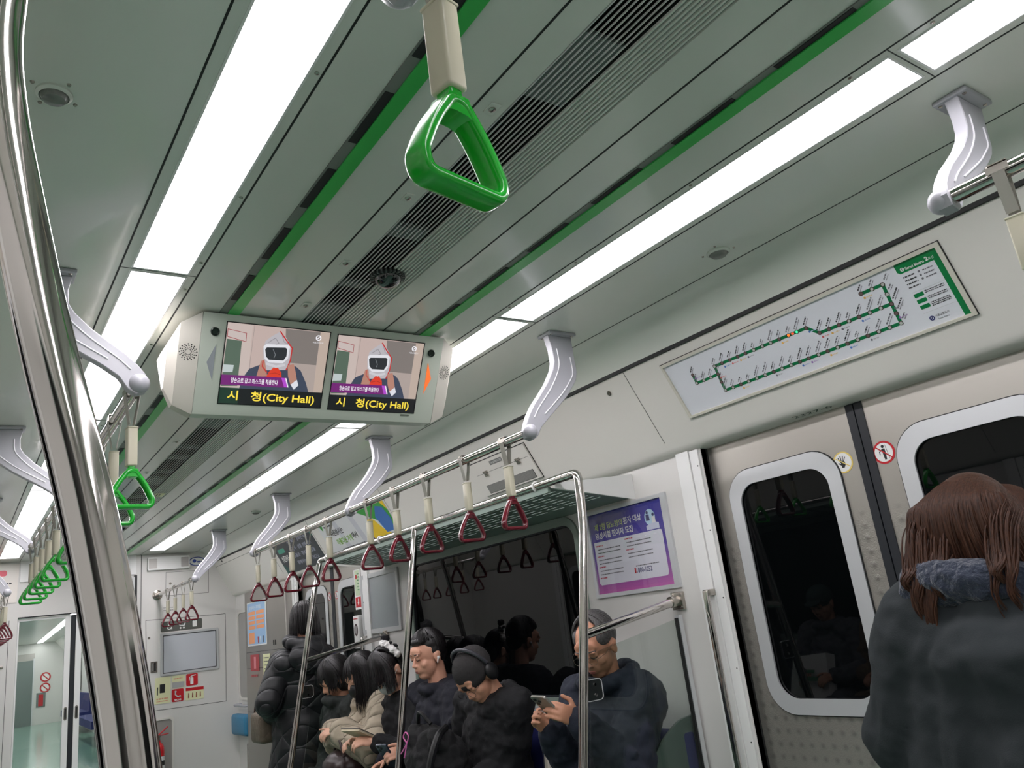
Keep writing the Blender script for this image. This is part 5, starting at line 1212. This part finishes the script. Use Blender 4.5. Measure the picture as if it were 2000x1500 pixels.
for (y0, L, c_) in ((.945, .30, 30), (.965, .22, 26), (.915, .17, 26), (.985, .15, 20), (.785, .15, 22), (.765, .20, 22), (.80, .22, 5)):   # long locks lying over the hood
    for i in range(c_):
        g = rn.gauss(0, .012); h = rn.uniform(.70, 1.12); zt = rn.uniform(1.33, 1.39); q = rn.uniform(-.004, .008)
        lock([(.835 + q, y0 - .010 + g, zt + .01), (.793 + q, y0 + g, zt - .035), (.764 + q, y0 + .003 + g * .9, 1.275), (.748 + q * .5, y0 + .002 + g * .6, 1.275 - (L - .10) * .35 * h), (.740, y0 + .010 + g * .35, 1.275 - (L - .10) * .7 * h), (.748, y0 + .002 + g * .25, 1.275 - (L - .10) * h)], rn.uniform(.0022, .0036))
b.build('long_hair', tA)
hm = mat('fleece_blue', (34, 43, 60), .95, bump=('noise', 75, 1.0, .012), sheen=.3)
b = MB()
n = 14
for i in range(n):
    a0, a1 = [math.pi * (.06 + 1.10 * j / n) for j in (i, i + 1)]
    p = lambda a: V(.86 - .085 * math.sin(a), .885 + .120 * math.cos(a), 1.235 + .020 * math.cos(a))
    b.cap(p(a0), .046, p(a1), .046, hm)
b.cap((.80, .90, 1.225), .055, (.80, .98, 1.23), .055, hm); b.cap((.80, 1.0, 1.22), .040, (.79, 1.01, 1.165), .030, hm); b.cap((.81, .86, 1.22), .05, (.82, .80, 1.235), .038, hm)
ho = b.build('hood', tA, remesh=.006, smooth=2, disp=((.02, .012),))

# --- older man with a phone
cB = CN('coat_navy', (27, 33, 47), 220, .35)
PB = dict(pelvis=(1.10, 2.56, .44), chest=(1.16, 2.54, .80), neck=(1.15, 2.52, .985), head=(1.095, 2.50, 1.125), fwd=(-1, .05, 0), hfwd=(-.88, -.28, -.52), coat=cB, bulk=1.10, k=.97, lap=True, cuff=.052,
          sh={1: (1.12, 2.655, .93), -1: (1.19, 2.39, .925)}, hands={1: ((.86, 2.56, .87), (-.75, -.1, .55), (0, -1, .1), .75), -1: ((.895, 2.43, .90), (-.85, .02, .42), (0, 1, .05), .62)}, hint={-1: (.2, -.4, -1), 1: (.1, .1, -1)}, collar_r=.10, collar_up=.03, vox=.0045, skin=mat('skin_older', (196, 140, 112), .48), brow=mat('brow_grey', (90, 84, 80), .6))
tB, MB_, dB = person('person', 'older man with grey hair and glasses looking at a phone behind the near pole', PB)
hair_cap(tB, MB_, dB['k'], GRY, [((0, -.045, .035), (.079, .072, .082)), ((.052, -.01, .052), (.029, .060, .046)), ((-.052, -.01, .052), (.029, .060, .046)), ((0, -.028, .088), (.058, .056, .032))], strands=((60, 300, 84, .012, 240),), rad=.0026, er=(.080, .098, .092), vox=.005)
b = MB()
for s in (-1, 1):
    ringp = [MB_ @ V(s * .034 + .021 * math.cos(a), .104, .006 + .017 * math.sin(a)) for a in [i * math.pi / 9 for i in range(18)]]
    b.tube(ringp, .0008, CHROME2, closed=True, n=6); b.tube([MB_ @ V(s * .055, .103, .012), MB_ @ V(s * .078, .07, .012), MB_ @ V(s * .082, -.01, .010)], .0008, CHROME2, n=6)
b.tube([MB_ @ V(-.013, .105, .008), MB_ @ V(0, .108, .012), MB_ @ V(.013, .105, .008)], .0008, CHROME2, n=6); b.build('glasses', tB)
def phone(name, label, c, fwd, up, col, w_=.072, h_=.150, cams=True):
    t = thing(name, label, 'phone', c); fr = Fr(c, fwd, up)
    def pr(b, pts, d0, d1, m): b.poly(fr, pts, d1, m, d0)
    b = MB(); b.poly(fr, rrect(-w_ / 2, -h_ / 2, w_ / 2, h_ / 2, .009, 5), .004, col, -.004); b.build('case', t)
    b = MB(); b.poly(fr, rrect(-w_ / 2 + .003, -h_ / 2 + .003, w_ / 2 - .003, h_ / 2 - .003, .007, 5), -.0043, BLACKG, -.0041); b.build('screen', t)
    if cams:
        b = MB()
        for u, v in ((-.022, .058), (-.022, .036), (-.006, .050)): b.lathe([(.0075, 0), (.0075, .0015), (.005, .0018)], fr.p(u, v, .004), fr.n, DARK, 14)
        b.build('camera_lens', t)
    return t
phone('mobile_phone', 'silver phone with dark camera lenses held by the older man', (.812, 2.475, .945), (.18, -.98, -.05), (-.72, -.12, .68), mat('phone_silver', (150, 148, 140), .3, metal=.5))

# --- passenger in beanie and headphones with a backpack
cC = CN('coat_black', (15, 16, 19), 220, .4)
PC_ = dict(pelvis=(1.10, 3.34, .44), chest=(1.10, 3.31, .78), neck=(1.08, 3.25, .95), head=(1.0, 3.26, 1.035), fwd=(-1, -.05, 0), hfwd=(-.70, -.22, -.72), hup=(-.6, 0, 1), coat=cC, bulk=1.02, k=.96, lap=True,
           hands={1: ((.86, 3.42, .64), (-1, -.2, -.1), (0, -1, -.3), .6), -1: ((.86, 3.22, .62), (-1, .2, -.1), (0, 1, -.3), .6)}, collar_up=-.02, skin=SKIN, face=False, hint={-1: (.1, .3, -1), 1: (0, .3, -1)})
tC, MC, dC = person('person', 'hunched passenger in a dark beanie with headphones, bent over a backpack', PC_)
bn = mat('beanie_charcoal', (46, 44, 44), .95, bump=('noise', 120, .6, .003))
b = MB(); R = MC.to_3x3().normalized(); b.ell(MC @ V(0, -.022, .050), (.086, .106, .088), bn, R=R); b.ell(MC @ V(0, -.018, .030), (.087, .107, .055), bn, R=R); b.build('beanie', tC, remesh=.006, smooth=2)
hp = thing('headphones', 'black over-ear headphones worn over the dark beanie', 'headphones', MC @ V(0, 0, 0)); b = MB()
b.tube([MC @ V(.098 * math.cos(a), -.03, .045 + .115 * math.sin(a)) for a in [math.pi * i / 16 for i in range(17)]], .009, mat('headband', (58, 58, 64), .35), n=10, sec=None); b.build('headband', hp)
for s in (-1, 1): b = MB(); b.ell(MC @ V(s * .096, -.02, .0), (.020, .036, .042), BLACK, R=R); b.build('ear_cup', hp)
b = MB()
for s in (-1, 1):
    b.tube([MC @ V(s * .034 + .023 * math.cos(a), .104, .004 + .018 * math.sin(a)) for a in [i * math.pi / 9 for i in range(18)]], .0010, BLACK, closed=True, n=6); b.tube([MC @ V(s * .056, .102, .010), MC @ V(s * .08, .0, .008)], .0009, BLACK, n=6)
b.build('glasses', tC)
bp = thing('backpack', 'black backpack on the lap of the hunched passenger', 'backpack', (.86, 3.42, .5)); b = MB(); bm_ = CN('backpack_black', (17, 17, 19), 200, .5)
b.ell((.84, 3.40, .68), (.13, .19, .17), bm_); b.cap((.80, 3.30, .80), .06, (.80, 3.50, .80), .06, bm_); b.cap((.76, 3.32, .60), .07, (.76, 3.48, .60), .07, bm_); b.build('bag_body', bp, remesh=.008, smooth=3, disp=((.06, .04), (.025, .01)))
b = MB(); b.tube(bez([(.84, 3.30, .85), (.76, 3.24, .82), (.71, 3.24, .70), (.73, 3.26, .56)]), .016, BLACK, n=8); b.tube(bez([(.80, 3.36, .87), (.78, 3.42, .92), (.80, 3.48, .87)]), .009, BLACK, n=8); b.build('strap', bp)
b = MB(); b.box((.700, 3.265, .60), (.715, 3.315, .70), mat('clip_silver', (190, 190, 186), .3), .003); b.box((.698, 3.262, .66), (.716, 3.318, .665), BLACK); b.build('buckle', bp)
pc = thing('key_clip', 'small pink cord clip hanging from the black backpack', 'key clip', (.72, 3.47, .78)); b = MB(); pk = mat('pink_cord', (232, 120, 190), .4)
b.tube(bez([(.72, 3.45, .80), (.715, 3.47, .825), (.72, 3.455, .845), (.722, 3.435, .83), (.72, 3.45, .80), (.715, 3.475, .775), (.712, 3.50, .755)]), .0028, pk, n=8); b.tube(bez([(.72, 3.45, .80), (.712, 3.455, .765), (.71, 3.465, .74)]), .0025, pk, n=8); b.build('cord', pc)

# --- man with an earbud, in profile
cD = CN('coat_ink', (20, 22, 34), 220, .35)
PD = dict(pelvis=(1.12, 3.86, .44), chest=(1.14, 3.85, .80), neck=(1.13, 3.85, .99), head=(1.085, 3.85, 1.135), fwd=(-1, -.05, 0), hfwd=(-1, -.02, -.22), coat=cD, bulk=1.15, k=.98, lap=True, skin=mat('skin_young', (220, 164, 138), .45),
          hands={1: ((.86, 4.0, .66), (-1, -.2, -.2), (0, -.5, -1), .5), -1: ((.86, 3.74, .72), (-.9, -.05, .15), (0, .6, -.5), .8)}, collar_r=.088, collar_up=.0, vox=.0045)
tD, MD, dD = person('person', 'young man with short black hair and a white earbud, in profile beside the pole', PD)
hair_cap(tD, MD, dD['k'], BLK, [((0, -.028, .060), (.079, .090, .074)), ((0, .022, .092), (.060, .058, .032)), ((.045, -.030, .03), (.036, .062, .05)), ((-.045, -.030, .03), (.036, .062, .05)), ((0, -.06, .005), (.066, .044, .06))], strands=((0, 360, 52, .012, 260), (95, 265, 92, .012, 220), (300, 420, 50, .020, 90)), rad=.003, er=(.080, .096, .094), start=(0, -.012, .048), vox=.005)
b = MB(); b.ell(MD @ V(-.088, -.006, -.010), .008, WHITE); b.cap(MD @ V(-.089, -.002, -.014), .0035, MD @ V(-.088, .008, -.032), .003, WHITE); b.build('earbud', tD)
phone('mobile_phone', 'dark phone in the hand of the young man with the earbud', (.775, 3.775, .72), (.3, -.95, 0), (-.55, -.2, .8), mat('phone_dark', (52, 60, 74), .25, metal=.4), h_=.14)

# --- woman with face mask and hair clip
PE = dict(pelvis=(1.12, 4.24, .44), chest=(1.10, 4.22, .78), neck=(1.07, 4.22, .95), head=(1.015, 4.20, 1.075), fwd=(-1, 0, 0), hfwd=(-.72, -.30, -.62), hup=(-.5, 0, 1), coat=CN('coat_black_soft', (14, 14, 17), 220, .4), bulk=1.0, k=.96, lap=True, face=True,
          hands={1: ((.86, 4.30, .74), (-.9, -.3, .2), (0, -.6, -.8), .6), -1: ((.86, 4.10, .75), (-.9, .2, .2), (0, .6, -.8), .7)}, collar=False, skin=SKIN2)
tE, ME_, dE = person('person', 'bowed woman with black hair, white face mask and a black and white hair clip', PE)
hair_cap(tE, ME_, dE['k'], BLK, [((0, -.022, .046), (.084, .100, .086)), ((.070, .005, -.02), (.020, .040, .075)), ((0, -.055, -.03), (.078, .05, .085))], strands=((-40, 60, 66, .10, 150), (60, 262, 96, .07, 280), (285, 322, 78, .13, 70)), seed=9)
mk = mat('mask_white', (206, 212, 212), .7)
b = MB(); R = ME_.to_3x3().normalized(); b.ell(ME_ @ V(0, .066, -.045), (.052, .044, .045), mk, R=R); b.build('face_mask', tE, remesh=.005, smooth=1)
b = MB()
for s in (-1, 1): b.tube(bez([ME_ @ V(s * .05, .085, -.03), ME_ @ V(s * .072, .03, -.01), ME_ @ V(s * .084, -.02, .01)]), .0014, mk, n=6)
b.build('mask_loop', tE)
sc_ = thing('hair_clip', 'fluffy black and white hair clip on top of the masked woman', 'hair clip', ME_ @ V(0, -.09, .13)); b = MB(); R = None; wf = mat('fluff_white', (228, 226, 224), .95, bump=('noise', 90, .8, .006)); bf = mat('fluff_black', (22, 22, 24), .95, bump=('noise', 90, .8, .006))
c = ME_ @ V(-.035, -.075, .135)
for dx, dy, dz, r, m in ((0, 0, 0, .026, wf), (.012, -.022, -.012, .024, wf), (.03, -.045, -.035, .024, wf), (.045, -.06, -.06, .020, wf)): b.ell(c + V(dx, dy, dz), r, m)
b.build('fluff', sc_, remesh=.004, smooth=1, disp=((.012, .014),))['label'] = 'white fluff'
b = MB(); b.ell(c + V(.008, -.004, .028), (.024, .020, .020), bf); b.ell(c + V(.040, -.055, -.018), .013, bf); b.ell(c + V(.018, -.04, .0), .010, bf); b.build('dark_tuft', sc_, remesh=.004, smooth=1, disp=((.012, .014),))

# --- woman in beige quilted coat
cF = mat('coat_beige', (176, 164, 144), .85, bump=('quilt', 38, 1.0, .016))
PF = dict(pelvis=(1.12, 4.56, .44), chest=(1.06, 4.54, .76), neck=(1.06, 4.53, .93), head=(1.0, 4.52, 1.055), fwd=(-1, 0, 0), hfwd=(-.92, .02, -.42), hup=(-.3, 0, 1), coat=cF, bulk=1.12, k=.95, lap=True, face=False, cuff=.080, disp=((.09, .022), (.03, .006)),
          hands={1: ((.86, 4.62, .78), (-.9, -.3, .2), (0, -.6, -.8), .7), -1: ((.835, 4.46, .79), (-1, .05, .22), (0, .4, -1), .75)}, point=-1, collar_r=.10, skin=SKIN2, hint={-1: (0, -1, -.8)})
tF, MF, dF = person('person', 'woman in a beige quilted coat with long black hair and a black face mask', PF)
hair_cap(tF, MF, dF['k'], BLK, [((0, -.020, .044), (.084, .100, .086)), ((-.070, .0, -.03), (.020, .045, .085)), ((.070, .0, -.03), (.020, .045, .085)), ((0, -.06, -.05), (.078, .05, .10))], strands=((-60, 60, 62, .05, 120), (60, 300, 94, .17, 330), (262, 318, 80, .20, 150)), seed=11)
b = MB(); R = MF.to_3x3().normalized(); b.ell(MF @ V(0, .064, -.048), (.054, .046, .048), BLACK, R=R); b.build('face_mask', tF, remesh=.005, smooth=1)

# --- passenger next to the far glass screen
PH = dict(pelvis=(1.12, 4.82, .44), chest=(1.0, 4.80, .76), neck=(.98, 4.80, .93), head=(.955, 4.80, 1.05), fwd=(-1, 0, 0), hfwd=(-.85, .1, -.5), coat=mat('coat_olive', (34, 39, 37), .85, bump=('noise', 40, .5, .005)), bulk=1.0, k=.95, lap=True, face=False, sw=.14,
          hands={1: ((.88, 4.88, .50), (-.9, -.3, 0), (0, -.6, -.8), .7), -1: ((.88, 4.74, .50), (-1, .1, 0), (0, .4, -1), .7)})
tH, MH, dH = person('person', 'passenger in a dark olive coat half hidden behind the far glass screen', PH)
hair_cap(tH, MH, dH['k'], BLK, [((0, -.012, .040), (.088, .106, .092)), ((0, -.03, -.02), (.086, .085, .09))], strands=((40, 320, 94, .08, 260), (-40, 40, 60, .05, 80)), seed=4)

# --- standing woman in black quilted coat
cG = mat('coat_black_quilt', (17, 18, 22), .5, bump=('quilt', 33, 1.0, .010))
PG = dict(pelvis=(.98, 5.42, .74), chest=(.98, 5.40, 1.06), neck=(.985, 5.38, 1.25), head=(1.0, 5.40, 1.415), fwd=(.35, .93, 0), hfwd=(.25, .8, -.5), sit=False, coat=cG, bulk=1.18, sw=.130, shz=.10, hem=.30, face=False, k=.95, csm=16, folds=0, disp=None,
          hands={1: ((1.22, 5.55, .90), (.5, .8, 0), (-1, 0, 0), .6), -1: ((.82, 5.56, .84), (0, .6, -.8), (1, 0, 0), .9)}, collar=False, hint={1: (1, -.2, -1), -1: (-.22, .2, -1)},
          coat_extra=[((.86, 5.38, 1.15), .11, (1.10, 5.40, 1.15), .11)])
tG, MG_, dG = person('person', 'person in a long black quilted coat standing at the far doors, back turned', PG)
hair_cap(tG, MG_, dG['k'], BLK, [((0, -.015, .042), (.084, .102, .088)), ((0, -.035, -.03), (.074, .066, .09))], strands=((0, 360, 88, .17, 520),), er=(.092, .110, .096), seed=21)
b = MB()
for i in range(16):
    p = lambda a: V(.985 + .105 * math.cos(a), 5.37 + .095 * math.sin(a), 1.300 + .018 * math.sin(a))
    b.cap(p(i * math.pi / 8), .046, p((i + 1) * math.pi / 8), .042, cG)
b.ell((.985, 5.275, 1.19), (.150, .075, .105), cG, n=24, k=14); b.ell((.985, 5.255, 1.15), (.125, .065, .075), cG, n=24, k=14)
b.build('hood', tG, remesh=.0075, smooth=8, disp=((.07, .012),))
tt = thing('tote_bag', 'patterned brown tote bag carried by the person in the black quilted coat', 'bag', (.78, 5.62, .7)); b = MB(); tm = mat('tote_brown', (96, 84, 70), .6, bump=('quilt', 90, .8, .003), var=.3)
b.box((.715, 5.52, .69), (.86, 5.74, .88), tm, .03); b.build('bag_body', tt); b = MB()
for x in (.74, .835): b.tube(bez([(x, 5.56, .87), (x + .01, 5.58, .96), (x + .02, 5.64, .99), (x + .01, 5.69, .96), (x, 5.71, .87)]), .006, mat('tote_handle', (60, 38, 28), .5), n=8)
b.build('handle', tt)
hb = thing('handbag', 'dark brown handbag on the lap of the woman in beige', 'bag', (.84, 4.5, .6)); b = MB(); hb_m = mat('bag_brown', (46, 30, 30), .4, bump=('noise', 40, .4, .003)); b.ell((.84, 4.44, .62), (.12, .16, .09), hb_m); b.box((.74, 4.30, .56), (.94, 4.56, .66), hb_m, .03); b.build('bag_body', hb, remesh=.008, smooth=2)
b = MB(); b.tube(bez([(.78, 4.32, .68), (.78, 4.36, .75), (.80, 4.44, .765), (.82, 4.52, .74), (.82, 4.55, .67)]), .007, hb_m, n=8); b.build('handle', hb)
bk = thing('book', 'small pale open book in the hands of the masked woman', 'book', (.82, 4.18, .8)); b = MB(); fr = Fr((.80, 4.17, .805), (.25, -.97, .0), (-.85, -.2, .45)); b.poly(fr, rrect(-.075, -.05, .075, .05, .004, 2), .010, mat('paper_cream', (214, 200, 172), .6), 0); b.build('pages', bk); b = MB(); b.poly(fr, rrect(-.078, -.053, .078, .053, .004, 2), -.0005, mat('cover_dark', (60, 60, 66), .4), -.003); b.build('cover', bk)

# --- passengers on the opposite bench: they show only as reflections in the dark glass
def opp(y, label, coat, hairm, long=False, cap_=None, bow=-.4):
    P = dict(pelvis=(-1.12, y, .44), chest=(-1.12, y, .78), neck=(-1.10, y, .97), head=(-1.06, y, 1.10), fwd=(1, 0, 0), hfwd=(1, -.05, bow), coat=coat, bulk=1.1, k=.96, lap=True, hands={1: ((-.86, y - .10, .66), (1, .2, -.1), (0, .6, -.8), .7), -1: ((-.86, y + .10, .66), (1, -.2, -.1), (0, -.6, -.8), .7)}, vox=.007)
    t, M, d = person('person', label, P)
    if cap_:
        b = MB(); R = M.to_3x3().normalized(); b.ell(M @ V(0, -.01, .052), (.084, .102, .080), cap_, R=R); b.ell(M @ V(0, .095, .055), (.062, .058, .010), cap_, R=R); b.build('cap', t, remesh=.006, smooth=1)
    hair_cap(t, M, d['k'], hairm, [((0, -.03, .03), (.081, .088, .082))] + ([((.07, .0, -.05), (.02, .05, .1)), ((-.07, .0, -.05), (.02, .05, .1)), ((0, -.06, -.06), (.08, .05, .1))] if long else []))
    return t
opp(3.42, 'person in a dark cap with a white bag, seen reflected in the nearest door glass', CN('coat_grey', (90, 92, 98), 200, .3), BLK, cap_=mat('cap_green', (40, 58, 56), .8))
opp(2.95, 'long-haired person in a brown coat, seen reflected in the dark window', CN('coat_brown', (110, 92, 72), 30, .3), BLK, long=True)
opp(4.15, 'person in a black coat on the opposite bench, seen reflected in the dark window', CN('coat_black_soft', (14, 14, 17), 220, .4), BLK)
wb = thing('shopping_bag', 'white shopping bag with green print, seen reflected in the nearest door glass', 'bag', (-.84, 3.42, .55)); b = MB(); b.add([(-.76, 3.30, .52), (-.76, 3.60, .55), (-.90, 3.62, .78), (-.90, 3.36, .80), (-.80, 3.28, .50), (-.82, 3.60, .52), (-.96, 3.62, .76), (-.96, 3.34, .78)], [(0, 1, 2, 3), (7, 6, 5, 4), (0, 4, 5, 1), (1, 5, 6, 2), (2, 6, 7, 3), (3, 7, 4, 0)], mat('bag_white', (226, 228, 226), .5)); b.build('bag_body', wb)
b = MB(); b.poly(Fr((-.818, 3.45, .66), (0, 1, .02), (-.5, 0, .87)), [(-.08, -.03), (.06, -.03), (.06, .0), (-.08, .0)], .012, MG); b.poly(Fr((-.818, 3.45, .66), (0, 1, .02), (-.5, 0, .87)), [(-.03, .02), (.03, .02), (.03, .045), (-.03, .045)], .012, MG); b.build('print', wb)
